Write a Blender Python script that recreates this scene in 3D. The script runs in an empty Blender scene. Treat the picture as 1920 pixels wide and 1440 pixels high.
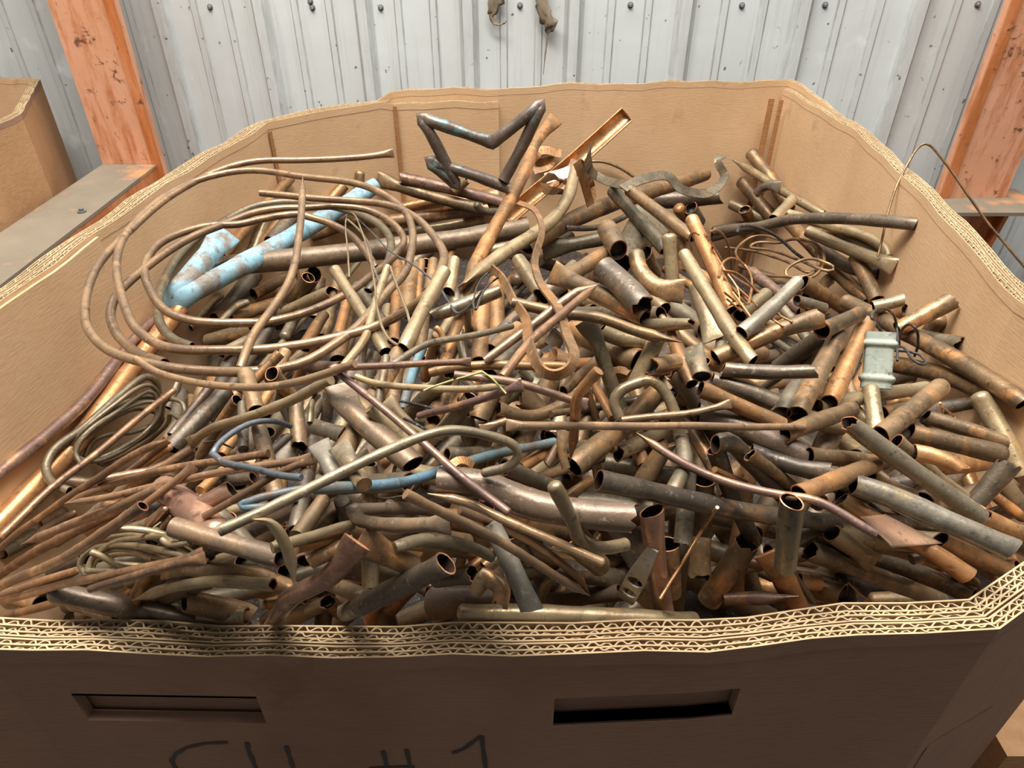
import bpy, math, random
import numpy as np
from mathutils import Vector

# ---------------------------------------------------------------- camera, light, exposure
S = bpy.context.scene
COL = S.collection
H = 0.36                    # camera height above the bin rim
RZ = 0.95                   # rim height above the floor
FPX = 1300.0
PITCH = math.radians(35.4)
CP, SP = math.cos(PITCH), math.sin(PITCH)
CAM = np.array([0.0, 0.0, RZ + H])

cd = bpy.data.cameras.new('camera')
cd.sensor_width = 36.0
cd.lens = FPX / 1920.0 * 36.0
cd.clip_start = 0.02
cam = bpy.data.objects.new('camera', cd)
COL.objects.link(cam)
cam.location = CAM.tolist()
cam.rotation_euler = (math.pi / 2 - PITCH, 0, 0)
S.camera = cam

W = bpy.data.worlds.new('world')
S.world = W
W.use_nodes = True
W.node_tree.nodes['Background'].inputs[0].default_value = (0.95, 0.97, 1.0, 1)
W.node_tree.nodes['Background'].inputs[1].default_value = 0.12


def area(name, loc, size, energy, target, color=(1, 1, 1)):
    l = bpy.data.lights.new(name, 'AREA')
    l.shape = 'RECTANGLE'
    l.size, l.size_y = size
    l.energy = energy
    l.color = color
    o = bpy.data.objects.new(name, l)
    COL.objects.link(o)
    o.location = loc
    o.rotation_euler = (Vector(target) - Vector(loc)).to_track_quat('-Z', 'Y').to_euler()
    return o


area('ceiling_lamp', (-0.3, 0.52, 3.3), (2.2, 0.5), 76, (0.0, 1.2, 0.9), (1.0, 0.96, 0.90))
area('skylight', (0.1, 1.25, 4.0), (4.2, 1.9), 150, (0.1, 1.25, 0.9), (0.97, 0.985, 1.0))

S.view_settings.view_transform = 'Standard'
S.view_settings.look = 'None'
S.view_settings.gamma = 1.0
S.view_settings.use_curve_mapping = False
S.view_settings.exposure = 0.5

rng = random.Random(11)


def ray(px, py):
    """unit-depth view ray through a point of the picture"""
    x = (px - 960.0) / FPX
    u = (720.0 - py) / FPX
    return np.array([x, CP + SP * u, -SP + CP * u])


def on_z(px, py, z):
    d = ray(px, py)
    return CAM + d * ((z - CAM[2]) / d[2])


def on_y(px, py, y):
    d = ray(px, py)
    return CAM + d * ((y - CAM[1]) / d[1])


def tag(o, label=None, cat=None, group=None, kind=None):
    if label: o['label'] = label
    if cat: o['category'] = cat
    if group: o['group'] = group
    if kind: o['kind'] = kind
    return o


def empty(name, loc, rz=0.0):
    o = bpy.data.objects.new(name, None)
    o.empty_display_size = 0.05
    COL.objects.link(o)
    o.location = loc
    o.rotation_euler = (0, 0, rz)
    return o


def mesh(name, verts, faces, mats, parent=None, idx=None, smooth=False, origin=None):
    verts = np.asarray(verts, dtype=float)
    if origin is None:
        origin = np.zeros(3)
    me = bpy.data.meshes.new(name)
    me.from_pydata((verts - origin).tolist(), [], faces)
    for m in (mats if isinstance(mats, (list, tuple)) else [mats]):
        me.materials.append(m)
    if idx is not None:
        me.polygons.foreach_set('material_index', idx)
    if smooth:
        me.polygons.foreach_set('use_smooth', [True] * len(me.polygons))
    me.update()
    o = bpy.data.objects.new(name, me)
    COL.objects.link(o)
    o.location = origin.tolist() if hasattr(origin, 'tolist') else origin
    if parent:
        o.parent = parent
        o.location = (Vector(o.location) - Vector(parent.location))
    return o


class MB:
    def __init__(s):
        s.v, s.f, s.i = [], [], []

    def quad(s, a, b, c, d, m=0):
        n = len(s.v)
        s.v += [a, b, c, d]
        s.f.append((n, n + 1, n + 2, n + 3)); s.i.append(m)

    def box(s, lo, hi, m=0):
        x0, y0, z0 = lo; x1, y1, z1 = hi
        n = len(s.v)
        s.v += [(x0, y0, z0), (x1, y0, z0), (x1, y1, z0), (x0, y1, z0), (x0, y0, z1), (x1, y0, z1), (x1, y1, z1), (x0, y1, z1)]
        for q in ((0, 3, 2, 1), (4, 5, 6, 7), (0, 1, 5, 4), (1, 2, 6, 5), (2, 3, 7, 6), (3, 0, 4, 7)):
            s.f.append(tuple(n + k for k in q)); s.i.append(m)

    def build(s, name, mats, parent=None, smooth=False, origin=None):
        return mesh(name, s.v, s.f, mats, parent, s.i, smooth, origin)


def lin(c):
    return tuple((x / 255 / 12.92 if x / 255 <= 0.04045 else ((x / 255 + 0.055) / 1.055) ** 2.4) for x in c) + (1.0,)


# ---------------------------------------------------------------- materials
def nodes(name):
    m = bpy.data.materials.new(name)
    m.use_nodes = True
    nt = m.node_tree
    return m, nt, nt.nodes['Principled BSDF']


def N(nt, t, **kw):
    n = nt.nodes.new(t)
    for k, v in kw.items():
        setattr(n, k, v)
    return n


def ramp(nt, src, stops):
    r = N(nt, 'ShaderNodeValToRGB')
    e = r.color_ramp.elements
    while len(e) < len(stops):
        e.new(0.5)
    for k, (p, c) in enumerate(stops):
        e[k].position = p
        e[k].color = c if len(c) == 4 else (*c, 1)
    nt.links.new(src, r.inputs[0])
    return r.outputs[0]


def noise(nt, vec, scale, detail=5, rough=0.55):
    n = N(nt, 'ShaderNodeTexNoise')
    n.inputs['Scale'].default_value = scale
    n.inputs['Detail'].default_value = detail
    n.inputs['Roughness'].default_value = rough
    nt.links.new(vec, n.inputs['Vector'])
    return n.outputs[0]


def mix(nt, fac, a, b):
    m = N(nt, 'ShaderNodeMix', data_type='RGBA')
    for sock, v in ((m.inputs[0], fac), (m.inputs[6], a), (m.inputs[7], b)):
        if hasattr(v, 'is_output'):
            nt.links.new(v, sock)
        elif isinstance(v, (int, float)):
            sock.default_value = v
        else:
            sock.default_value = v if len(v) == 4 else (*v, 1)
    return m.outputs[2]


def objvec(nt, rnd=True, scale=(1, 1, 1)):
    tc = N(nt, 'ShaderNodeTexCoord')
    mp = N(nt, 'ShaderNodeMapping')
    mp.inputs['Scale'].default_value = scale
    nt.links.new(tc.outputs['Object'], mp.inputs['Vector'])
    if not rnd:
        return mp.outputs[0], None
    oi = N(nt, 'ShaderNodeObjectInfo')
    mul = N(nt, 'ShaderNodeMath', operation='MULTIPLY')
    mul.inputs[1].default_value = 37.0
    nt.links.new(oi.outputs['Random'], mul.inputs[0])
    add = N(nt, 'ShaderNodeVectorMath', operation='ADD')
    nt.links.new(mp.outputs[0], add.inputs[0])
    nt.links.new(mul.outputs[0], add.inputs[1])
    return add.outputs[0], oi.outputs['Random']


def bump(nt, b, h, dist, strength=0.5):
    n = N(nt, 'ShaderNodeBump')
    n.inputs['Strength'].default_value = strength
    n.inputs['Distance'].default_value = dist
    nt.links.new(h, n.inputs['Height'])
    nt.links.new(n.outputs[0], b.inputs['Normal'])


def patina(name, c1, c2, c3, spot=0.58, rough=(0.27, 0.58), metal=0.48, dust=0.45, sc=19.0, blot=0.38):
    """tarnished copper: broad patches c1/c2, worn spots of c3, pale dust specks"""
    m, nt, b = nodes(name)
    v, rnd = objvec(nt)
    n1 = noise(nt, v, sc, 5, 0.6)
    base = ramp(nt, n1, [(0.42, lin(c1)), (0.58, lin(c2))])
    n2 = noise(nt, v, sc * 1.9, 4, 0.65)
    f2 = ramp(nt, n2, [(spot - 0.05, (0, 0, 0)), (spot + 0.09, (1, 1, 1))])
    base = mix(nt, f2, base, lin(c3))
    n3 = noise(nt, v, 210, 3, 0.7)
    f3 = ramp(nt, n3, [(0.60, (0, 0, 0)), (0.75, (dust, dust, dust))])
    base = mix(nt, f3, base, lin((205, 190, 168)))
    n5 = noise(nt, v, 120, 3, 0.7)
    f5 = ramp(nt, n5, [(0.25, (0.75, 0.75, 0.75)), (0.42, (0, 0, 0))])
    base = mix(nt, f5, base, lin((38, 30, 26)))
    n6 = noise(nt, v, sc * 2.7, 6, 0.7)
    f6 = ramp(nt, n6, [(0.34, (blot,) * 3), (0.47, (0, 0, 0))])
    base = mix(nt, f6, base, lin(tuple(0.55 * x for x in c2)))
    hsv = N(nt, 'ShaderNodeHueSaturation')
    mr = N(nt, 'ShaderNodeMapRange')
    mr.inputs[3].default_value = 0.72
    mr.inputs[4].default_value = 1.25
    nt.links.new(rnd, mr.inputs[0])
    nt.links.new(mr.outputs[0], hsv.inputs['Value'])
    nt.links.new(base, hsv.inputs['Color'])
    nt.links.new(hsv.outputs[0], b.inputs['Base Color'])
    b.inputs['Metallic'].default_value = metal
    r = ramp(nt, n2, [(0.3, (rough[1],) * 3), (0.7, (rough[0],) * 3)])
    nt.links.new(r, b.inputs['Roughness'])
    n4 = noise(nt, v, 55, 6, 0.6)
    bump(nt, b, n4, 0.0016, 0.5)
    return m


PAL = {
    'b': patina('brown_patina', (112, 92, 68), (144, 114, 80), (184, 134, 86)),
    'B': patina('brown_smooth_patina', (116, 98, 78), (132, 110, 86), (152, 120, 90), rough=(0.38, 0.55), metal=0.35),
    'C': patina('pinkish_copper', (146, 110, 90), (168, 128, 104), (194, 150, 120), rough=(0.25, 0.42), metal=0.55, blot=0.2),
    'o': patina('orange_copper_patina', (164, 116, 72), (132, 102, 70), (198, 146, 94)),
    'O': patina('bright_copper', (206, 152, 102), (182, 130, 84), (222, 176, 128), rough=(0.25, 0.42), metal=0.65, dust=0.2),
    't': patina('tan_patina', (164, 144, 110), (142, 122, 92), (184, 150, 104), blot=0.12, spot=0.62, rough=(0.25, 0.48)),
    'T': patina('olive_patina', (126, 112, 88), (108, 96, 76), (146, 122, 90), blot=0.15, spot=0.62),
    'g': patina('grey_olive_patina', (132, 119, 97), (105, 94, 76), (164, 130, 90), spot=0.62),
    'G': patina('grey_green_patina', (154, 144, 126), (128, 118, 102), (168, 144, 106), spot=0.64),
    'd': patina('charcoal_patina', (88, 77, 66), (110, 96, 78), (144, 112, 82), spot=0.63),
    'p': patina('plum_patina', (118, 92, 82), (138, 108, 88), (182, 136, 98)),
    'P': patina('chocolate_patina', (96, 79, 65), (110, 91, 73), (136, 107, 84), spot=0.66, rough=(0.30, 0.48), metal=0.35, blot=0.15),
    'u': patina('blue_verdigris', (142, 178, 190), (124, 158, 168), (124, 114, 102), spot=0.50, metal=0.1, rough=(0.5, 0.75), sc=11),
    'U': patina('dull_blue_verdigris', (84, 110, 122), (104, 122, 122), (100, 86, 72), spot=0.52, metal=0.2, rough=(0.4, 0.6), sc=14),
    'S': patina('slate_patina', (98, 104, 108), (84, 88, 90), (122, 106, 90), spot=0.66),
    'k': patina('black_coating', (46, 44, 44), (58, 54, 52), (76, 68, 62), metal=0.1),
    'Y': patina('dry_straw', (186, 182, 112), (158, 154, 94), (205, 196, 138), metal=0.0, rough=(0.6, 0.8)),
    'W': patina('bronze_brown_patina', (164, 132, 98), (136, 110, 86), (190, 150, 110), blot=0.08, spot=0.6, rough=(0.22, 0.42)),
    'R': patina('reddish_copper_patina', (152, 114, 82), (122, 94, 72), (188, 142, 102), blot=0.2, rough=(0.24, 0.45)),
    'V': patina('star_patina', (130, 110, 94), (110, 98, 88), (126, 168, 164), spot=0.62, metal=0.4),
}
M_RIM = patina('cut_copper_edge', (188, 124, 84), (150, 96, 66), (222, 172, 130), metal=0.7, dust=0.3)
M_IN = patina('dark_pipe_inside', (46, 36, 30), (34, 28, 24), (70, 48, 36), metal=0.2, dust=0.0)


def cardboard(name, c1=(210, 174, 134), c2=(196, 158, 118), stain=0.5, grain=0.22):
    m, nt, b = nodes(name)
    v, _ = objvec(nt, False)
    n1 = noise(nt, v, 5.0, 6, 0.65)
    base = ramp(nt, n1, [(0.35, lin(c1)), (0.68, lin(c2))])
    v2, _ = objvec(nt, False, (60, 60, 420))
    n2 = noise(nt, v2, 1.0, 3)
    f = ramp(nt, n2, [(0.35, (0.0,) * 3), (0.75, (grain,) * 3)])
    base = mix(nt, f, base, lin((226, 190, 148)))
    n3 = noise(nt, v, 9.0, 7, 0.7)
    f3 = ramp(nt, n3, [(0.60, (0, 0, 0)), (0.78, (stain,) * 3)])
    base = mix(nt, f3, base, lin((112, 80, 54)))
    n4 = noise(nt, v, 130, 3, 0.7)
    f4 = ramp(nt, n4, [(0.68, (0, 0, 0)), (0.78, (0.35,) * 3)])
    base = mix(nt, f4, base, lin((120, 86, 58)))
    nt.links.new(base, b.inputs['Base Color'])
    b.inputs['Roughness'].default_value = 0.85
    b.inputs['Specular IOR Level'].default_value = 0.2
    bump(nt, b, n2, 0.0008, 0.4)
    return m


M_CARD = cardboard('corrugated_cardboard')
M_CARDOUT = cardboard('shaded_outer_cardboard', (156, 122, 100), (140, 108, 88), 0.6, 0.05)  # same board darkened: shade of the outer side painted in, plus stains
M_FLUTE = cardboard('cut_cardboard_edge', (186, 162, 126), (164, 138, 104), 0.2)


def flat(name, c, rough=0.6, metal=0.0):
    m, nt, b = nodes(name)
    v, _ = objvec(nt, False)
    n1 = noise(nt, v, 30, 4)
    base = ramp(nt, n1, [(0.3, lin(tuple(x * 0.85 for x in c))), (0.7, lin(c))])
    nt.links.new(base, b.inputs['Base Color'])
    b.inputs['Roughness'].default_value = rough
    b.inputs['Metallic'].default_value = metal
    return m


M_INK = flat('black_marker_ink', (22, 20, 22), 0.5)
M_SCREW = flat('dull_zinc_screw', (150, 150, 148), 0.5, 0.4)
M_WASH = flat('rubber_washer', (104, 104, 102), 0.8)


# ---------------------------------------------------------------- plan of the bin (metres, seen from above)
def rimpt(px, py, dz=0.0):
    p = on_z(px, py, RZ + dz)
    return (p[0], p[1])


PLAN = [(-0.37, 0.252), rimpt(0, 1160), rimpt(300, 1165), rimpt(640, 1170), rimpt(960, 1171), rimpt(1310, 1157), rimpt(1580, 1133),
        rimpt(1815, 1128), (0.36, 0.318), (0.572, 0.455), rimpt(1912, 560), rimpt(1720, 356), rimpt(1610, 245), rimpt(1470, 165),
        rimpt(1100, 172), rimpt(935, 181), rimpt(737, 184), rimpt(500, 229), rimpt(330, 335), rimpt(130, 467), rimpt(0, 560), (-0.585, 0.44)]
PLAN = np.array(PLAN)            # counter-clockwise, inner face of the bin


def resample(pts, step, closed):
    pts = [np.array(p, float) for p in pts]
    if closed: pts = pts + [pts[0]]
    out = []
    for a, b in zip(pts[:-1], pts[1:]):
        n = max(1, int(np.linalg.norm(b - a) / step))
        for k in range(n):
            out.append(a + (b - a) * k / n)
    if not closed: out.append(pts[-1])
    return np.array(out)


def offset(pts, d, closed=False):
    """shift a counter-clockwise polyline outward by d"""
    n = len(pts)
    out = np.zeros_like(pts)
    for i in range(n):
        if closed:
            a, b = pts[i - 1], pts[(i + 1) % n]
            e1, e2 = pts[i] - a, b - pts[i]
        else:
            e1 = pts[i] - pts[i - 1] if i > 0 else pts[1] - pts[0]
            e2 = pts[i + 1] - pts[i] if i < n - 1 else pts[-1] - pts[-2]
        n1 = np.array([e1[1], -e1[0]]) / max(np.linalg.norm(e1), 1e-9)
        n2 = np.array([e2[1], -e2[0]]) / max(np.linalg.norm(e2), 1e-9)
        m = n1 + n2
        m /= max(np.linalg.norm(m), 1e-9)
        k = 1.0 / max(0.5, float(np.dot(m, n1)))
        dd = d[i] if hasattr(d, '__len__') else d
        out[i] = pts[i] + m * dd * k
    return out


def arclen(p):
    return np.concatenate([[0], np.cumsum(np.linalg.norm(np.diff(p, axis=0), axis=1))])


def rim_wave(p):
    return 0.0022 * math.sin(p[0] * 23 + p[1] * 7) + 0.0016 * math.sin(p[0] * 61 - p[1] * 43 + 1.3)


def board(name, pts, T, z0, ztop, mats, parent, closed=False, holes=(), cap=0.011):
    """one sheet of board standing along pts; holes are (s0, s1, z0, z1) along the outer face"""
    inn = pts
    out = offset(pts, T, closed)
    if closed:
        inn = np.vstack([inn, inn[:1]]); out = np.vstack([out, out[:1]])
    s = arclen(out)
    cuts = sorted(set([c for h in holes for c in h[:2]]))
    P, Q, SS = [], [], []
    for i in range(len(s)):
        P.append(inn[i]); Q.append(out[i]); SS.append(s[i])
        if i + 1 < len(s):
            for c in cuts:
                if s[i] + 1e-6 < c < s[i + 1] - 1e-6:
                    f = (c - s[i]) / (s[i + 1] - s[i])
                    P.append(inn[i] + (inn[i + 1] - inn[i]) * f); Q.append(out[i] + (out[i + 1] - out[i]) * f); SS.append(c)
    m = MB()
    zc = sorted(set([z0, z0 + 0.3, z0 + 0.6] + [c for h in holes for c in h[2:4]]))
    for i in range(len(P) - 1):
        a, b, c, d = P[i], P[i + 1], Q[i], Q[i + 1]
        za, zb = ztop(a) - cap, ztop(b) - cap
        sm = 0.5 * (SS[i] + SS[i + 1])
        lev = [z for z in zc if z < min(za, zb) - 0.02]
        zz = [(z, z) for z in lev] + [(za, zb)]
        for (l0, l1), (h0, h1) in zip(zz[:-1], zz[1:]):
            zm = 0.5 * (l0 + h0)
            if any(h[0] < sm < h[1] and h[2] < zm < h[3] for h in holes):
                m.quad((*a, l0), (*b, l1), (*d, l1), (*c, l0), 2)  # slot edges take the darkened board, their shadow put into the colour
                m.quad((*a, h0), (*c, h0), (*d, h1), (*b, h1), 2)
                for h in holes:
                    if abs(SS[i] - h[0]) < 1e-6: m.quad((*a, l0), (*c, l0), (*c, h0), (*a, h0), 2)
                    if abs(SS[i + 1] - h[1]) < 1e-6: m.quad((*b, l1), (*b, h1), (*d, h1), (*d, l1), 2)
                continue
            m.quad((*a, l0), (*a, h0), (*b, h1), (*b, l1), 0)
            m.quad((*c, l0), (*d, l1), (*d, h1), (*c, h0), 2)
        m.quad((*a, za), (*c, za), (*d, zb), (*b, zb), 1)
    if not closed:
        for k in (0, -1):
            a, c = P[k], Q[k]
            m.quad((*a, z0), (*c, z0), (*c, ztop(c) - 0.001), (*a, ztop(a) - 0.001), 1)
    return m.build(name, mats, parent)


def ribbon2d(m, pts, t, zlo, ztop, ia=0, ib=0):
    a = offset(pts, -t / 2); b = offset(pts, t / 2)
    for i in range(len(pts) - 1):
        z1, z2 = ztop(pts[i]), ztop(pts[i + 1])
        m.quad((*a[i], zlo(pts[i])), (*a[i], z1), (*a[i + 1], z2), (*a[i + 1], zlo(pts[i + 1])), ia)
        m.quad((*b[i], zlo(pts[i])), (*b[i + 1], zlo(pts[i + 1])), (*b[i + 1], z2), (*b[i], z1), ib)
        m.quad((*a[i], z1), (*b[i], z1), (*b[i + 1], z2), (*a[i + 1], z2))


def flutes(name, pts, layers, ztop, mat, parent, closed, seed, crush=0.2):
    """the open corrugations along a cut board edge: liners with wavy sheets between; layers = [(offset0, offset1, pitch)]"""
    r = random.Random(seed)
    m = MB()
    if closed: pts = np.vstack([pts, pts[:1]])
    zl = lambda p: ztop(p) - 0.013
    offs = sorted(set([l[0] for l in layers] + [l[1] for l in layers]))
    for o in offs:
        q = offset(pts, o)
        ph = r.random() * 9
        ribbon2d(m, q, 0.0011, zl, lambda p: ztop(p) + 0.0007 * math.sin(p[0] * 150 + p[1] * 120 + ph), 1 if o == offs[0] else 0, 2 if o == offs[-1] else 0)
    s = arclen(pts)
    for o0, o1, pitch in layers:
        L = s[-1]
        prof, x = [], 0.0
        g = 0.0006
        while x < L:
            p = pitch * r.uniform(0.85, 1.15)
            lo, hi = o0 + g, o1 - g
            sq = 1.0 - crush * r.random()
            hi = lo + (hi - lo) * sq
            for f, o in ((0.0, lo), (0.22, lo + (hi - lo) * 0.12), (0.42, hi), (0.6, hi), (0.82, lo + (hi - lo) * 0.3)):
                prof.append((x + f * p, o))
            x += p
        prof = [q for q in prof if q[0] < L]
        ss = np.array([q[0] for q in prof]); oo = np.array([q[1] for q in prof])
        base = np.stack([np.interp(ss, s, pts[:, 0]), np.interp(ss, s, pts[:, 1])], 1)
        q1 = offset(pts, 1.0) - pts
        nx = np.stack([np.interp(ss, s, q1[:, 0]), np.interp(ss, s, q1[:, 1])], 1)
        nx /= np.linalg.norm(nx, axis=1)[:, None]
        q = base + nx * oo[:, None]
        dz = r.random() * 5
        ribbon2d(m, q, 0.0009, zl, lambda p: ztop(p) - 0.0008 + 0.0009 * math.sin(p[0] * 310 + p[1] * 270 + dz))
    return m.build(name, [mat, M_CARD, M_CARDOUT], parent)


def ray_face(px, py, poly):
    """where a view ray meets the upright surface standing on a plan polyline"""
    d = ray(px, py)
    best = None
    for a, b in zip(poly[:-1], poly[1:]):
        e = b - a
        den = d[0] * e[1] - d[1] * e[0]
        if abs(den) < 1e-9: continue
        t = (a[0] * e[1] - a[1] * e[0]) / den
        u = (d[0] * t - a[0]) * e[0] + (d[1] * t - a[1]) * e[1]
        u /= float(e @ e)
        if t > 0.05 and -0.02 <= u <= 1.02 and (best is None or t < best[0]):
            best = (t, a + e * min(max(u, 0), 1))
    t, p = best
    return np.array([p[0], p[1], CAM[2] + d[2] * t]), p


# ---------------------------------------------------------------- floor and metal wall
def floor_mat():
    m, nt, b = nodes('dusty_concrete')
    v, _ = objvec(nt, False)
    n = noise(nt, v, 3.0, 8, 0.7)
    nt.links.new(ramp(nt, n, [(0.3, lin((70, 64, 58))), (0.7, lin((112, 104, 94)))]), b.inputs['Base Color'])
    b.inputs['Roughness'].default_value = 0.9
    bump(nt, b, n, 0.004)
    return m


o = mesh('floor', [(-5, -4, 0), (5, -4, 0), (5, 3, 0), (-5, 3, 0)], [(0, 1, 2, 3)], floor_mat())
tag(o, kind='structure')

WY, WK = 2.27, -0.078            # the wall runs slightly askew: Y = WY + WK * X
WN = math.atan(WK)


def on_wall(px, py):
    d = ray(px, py)
    t = WY / (d[1] - WK * d[0])
    return CAM + d * t


def wall_mat():
    m, nt, b = nodes('painted_metal_siding')
    v, _ = objvec(nt, False)
    n1 = noise(nt, v, 1.6, 5)
    base = ramp(nt, n1, [(0.3, lin((186, 189, 185))), (0.7, lin((206, 209, 205)))])
    sx = N(nt, 'ShaderNodeSeparateXYZ')
    tc = N(nt, 'ShaderNodeTexCoord')
    nt.links.new(tc.outputs['Object'], sx.inputs[0])
    v2, _ = objvec(nt, False, (26, 26, 1.1))
    n2 = noise(nt, v2, 1.0, 6, 0.7)
    f2 = ramp(nt, n2, [(0.52, (0, 0, 0)), (0.78, (0.42,) * 3)])
    base = mix(nt, f2, base, lin((140, 132, 122)))
    at = N(nt, 'ShaderNodeVertexColor', layer_name='grime')
    v3, _ = objvec(nt, False, (60, 60, 9))
    n3 = noise(nt, v3, 1.0, 6, 0.75)
    f3 = ramp(nt, n3, [(0.36, (0.15,) * 3), (0.62, (1, 1, 1))])
    mul = N(nt, 'ShaderNodeMix', data_type='RGBA', blend_type='MULTIPLY')
    mul.inputs[0].default_value = 1.0
    nt.links.new(at.outputs[0], mul.inputs[6]); nt.links.new(f3, mul.inputs[7])
    base = mix(nt, mul.outputs[2], base, lin((92, 84, 74)))
    n4 = noise(nt, v, 42, 3, 0.5)
    f4 = ramp(nt, n4, [(0.70, (0, 0, 0)), (0.735, (0.8,) * 3)])
    base = mix(nt, f4, base, lin((66, 62, 56)))
    n6 = noise(nt, v, 9, 4, 0.5)
    f6 = ramp(nt, n6, [(0.66, (0, 0, 0)), (0.74, (0.5,) * 3)])
    base = mix(nt, f6, base, lin((222, 226, 224)))
    nt.links.new(base, b.inputs['Base Color'])
    b.inputs['Roughness'].default_value = 0.55
    b.inputs['Specular IOR Level'].default_value = 0.35
    n5 = noise(nt, v, 4.0, 3)
    bump(nt, b, n5, 0.012, 0.25)
    return m


def build_wall():
    cw = math.cos(WN)
    majors = [(-1.99), (-1.685), (-1.38)] + [on_wall(px, 0)[0] / cw for px in (299, 487, 680, 878, 1078, 1288, 1508, 1726)] + [0.0, 0.0, 0.0]
    majors[11] = majors[10] + 0.305; majors[12] = majors[11] + 0.305; majors[13] = majors[12] + 0.305
    majors[2] = majors[3] - 0.305; majors[1] = majors[2] - 0.305; majors[0] = majors[1] - 0.305
    prof = [(majors[0] - 0.2, 0.0, 0.0)]
    for k, x in enumerate(majors):
        # (position along the wall, how far it stands out, dirt) : a high rib, then two low ones
        prof += [(x - 0.030, 0, 0.0), (x - 0.0285, 0, 0.2), (x - 0.014, 0.028, 0.45), (x - 0.013, 0.0285, 0.2), (x + 0.013, 0.0285, 0.2), (x + 0.014, 0.028, 0.55), (x + 0.0285, 0.0, 0.15), (x + 0.030, 0.0, 0.0)]
        nx = majors[k + 1] if k + 1 < len(majors) else x + 0.305
        for f in (1 / 3, 2 / 3):
            c = x + (nx - x) * f
            prof += [(c - 0.014, 0, 0.0), (c - 0.0125, 0, 0.30), (c - 0.009, 0.005, 0.75), (c - 0.0078, 0.0052, 0.1), (c + 0.0078, 0.0052, 0.1), (c + 0.009, 0.005, 0.75), (c + 0.0125, 0, 0.30), (c + 0.014, 0, 0.0)]
    prof.append((majors[-1] + 0.35, 0, 0))
    zs = [0.0, 0.5, 1.0, 1.5, 2.0, 2.6, 3.4]
    cs, sn = math.cos(WN), math.sin(WN)
    V, F, G = [], [], []
    for x, y, g in prof:
        for z in zs:
            V.append((x * cs + y * sn, WY + x * sn - y * cs, z)); G.append(g)
    n = len(zs)
    for i in range(len(prof) - 1):
        for j in range(n - 1):
            F.append((i * n + j, (i + 1) * n + j, (i + 1) * n + j + 1, i * n + j + 1))
    w = mesh('wall_back', V, F, wall_mat())
    ca = w.data.color_attributes.new('grime', 'FLOAT_COLOR', 'POINT')
    ca.data.foreach_set('color', [c for g in G for c in (g, g, g, 1.0)])
    tag(w, kind='structure')
    for px, py in ((394, 13), (582, 2), (586, 14), (714, 14), (975, 10), (1182, 9), (1391, 10), (1547, 9), (1833, 8), (1890, 3)):
        p = on_wall(px, py)
        m = MB()
        rings = [(0.0085, 0.000), (0.0085, 0.002), (0.0066, 0.0035), (0.005, 0.0036), (0.005, 0.008), (0.004, 0.009), (0.0, 0.009)]
        k = 12
        for a, (r, h) in enumerate(rings):
            for q in range(k):
                t = 2 * math.pi * q / k
                m.v.append((p[0] + r * math.cos(t), p[1] - h, p[2] + r * math.sin(t)))
        for a in range(len(rings) - 1):
            for q in range(k):
                m.f.append((a * k + q, (a + 1) * k + q, (a + 1) * k + (q + 1) % k, a * k + (q + 1) % k)); m.i.append(0 if a > 2 else 1)
        m.build('wall_screw', [M_SCREW, M_WASH], w)
    return w


WALL = build_wall()


# ---------------------------------------------------------------- orange steel
def rust_mat(name, c1, c2, rust=0.6, thr=0.6):
    m, nt, b = nodes(name)
    v, _ = objvec(nt, False)
    n1 = noise(nt, v, 4, 5)
    base = ramp(nt, n1, [(0.3, lin(c1)), (0.7, lin(c2))])
    v2, _ = objvec(nt, False, (30, 30, 5))
    n2 = noise(nt, v2, 1.0, 6, 0.7)
    f = ramp(nt, n2, [(thr - 0.08, (0, 0, 0)), (thr + 0.08, (rust,) * 3)])
    base = mix(nt, f, base, lin((170, 92, 34)))
    n3 = noise(nt, v, 26, 6, 0.7)
    f3 = ramp(nt, n3, [(0.585, (0, 0, 0)), (0.66, (0.9,) * 3)])
    base = mix(nt, f3, base, lin((92, 58, 36)))
    nt.links.new(base, b.inputs['Base Color'])
    b.inputs['Roughness'].default_value = 0.6
    bump(nt, b, n3, 0.002, 0.4)
    return m


M_SALMON = rust_mat('faded_orange_paint', (218, 160, 128), (206, 146, 108), 0.7, 0.56)
M_RUSTY = rust_mat('rusty_orange_paint', (206, 138, 92), (190, 108, 56), 0.8, 0.50)


def dust_mat():
    m, nt, b = nodes('dusty_orange_ledge')
    v, _ = objvec(nt, False)
    n1 = noise(nt, v, 5, 7, 0.6)
    base = ramp(nt, n1, [(0.34, lin((134, 120, 100))), (0.58, lin((120, 108, 90))), (0.70, lin((190, 130, 84)))])
    n3 = noise(nt, v, 60, 4, 0.7)
    f3 = ramp(nt, n3, [(0.66, (0, 0, 0)), (0.76, (0.7,) * 3)])
    base = mix(nt, f3, base, lin((88, 76, 62)))
    nt.links.new(base, b.inputs['Base Color'])
    b.inputs['Roughness'].default_value = 0.9
    bump(nt, b, n1, 0.003, 0.4)
    return m


M_DUST = dust_mat()
ZC = CAM[2]
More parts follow.
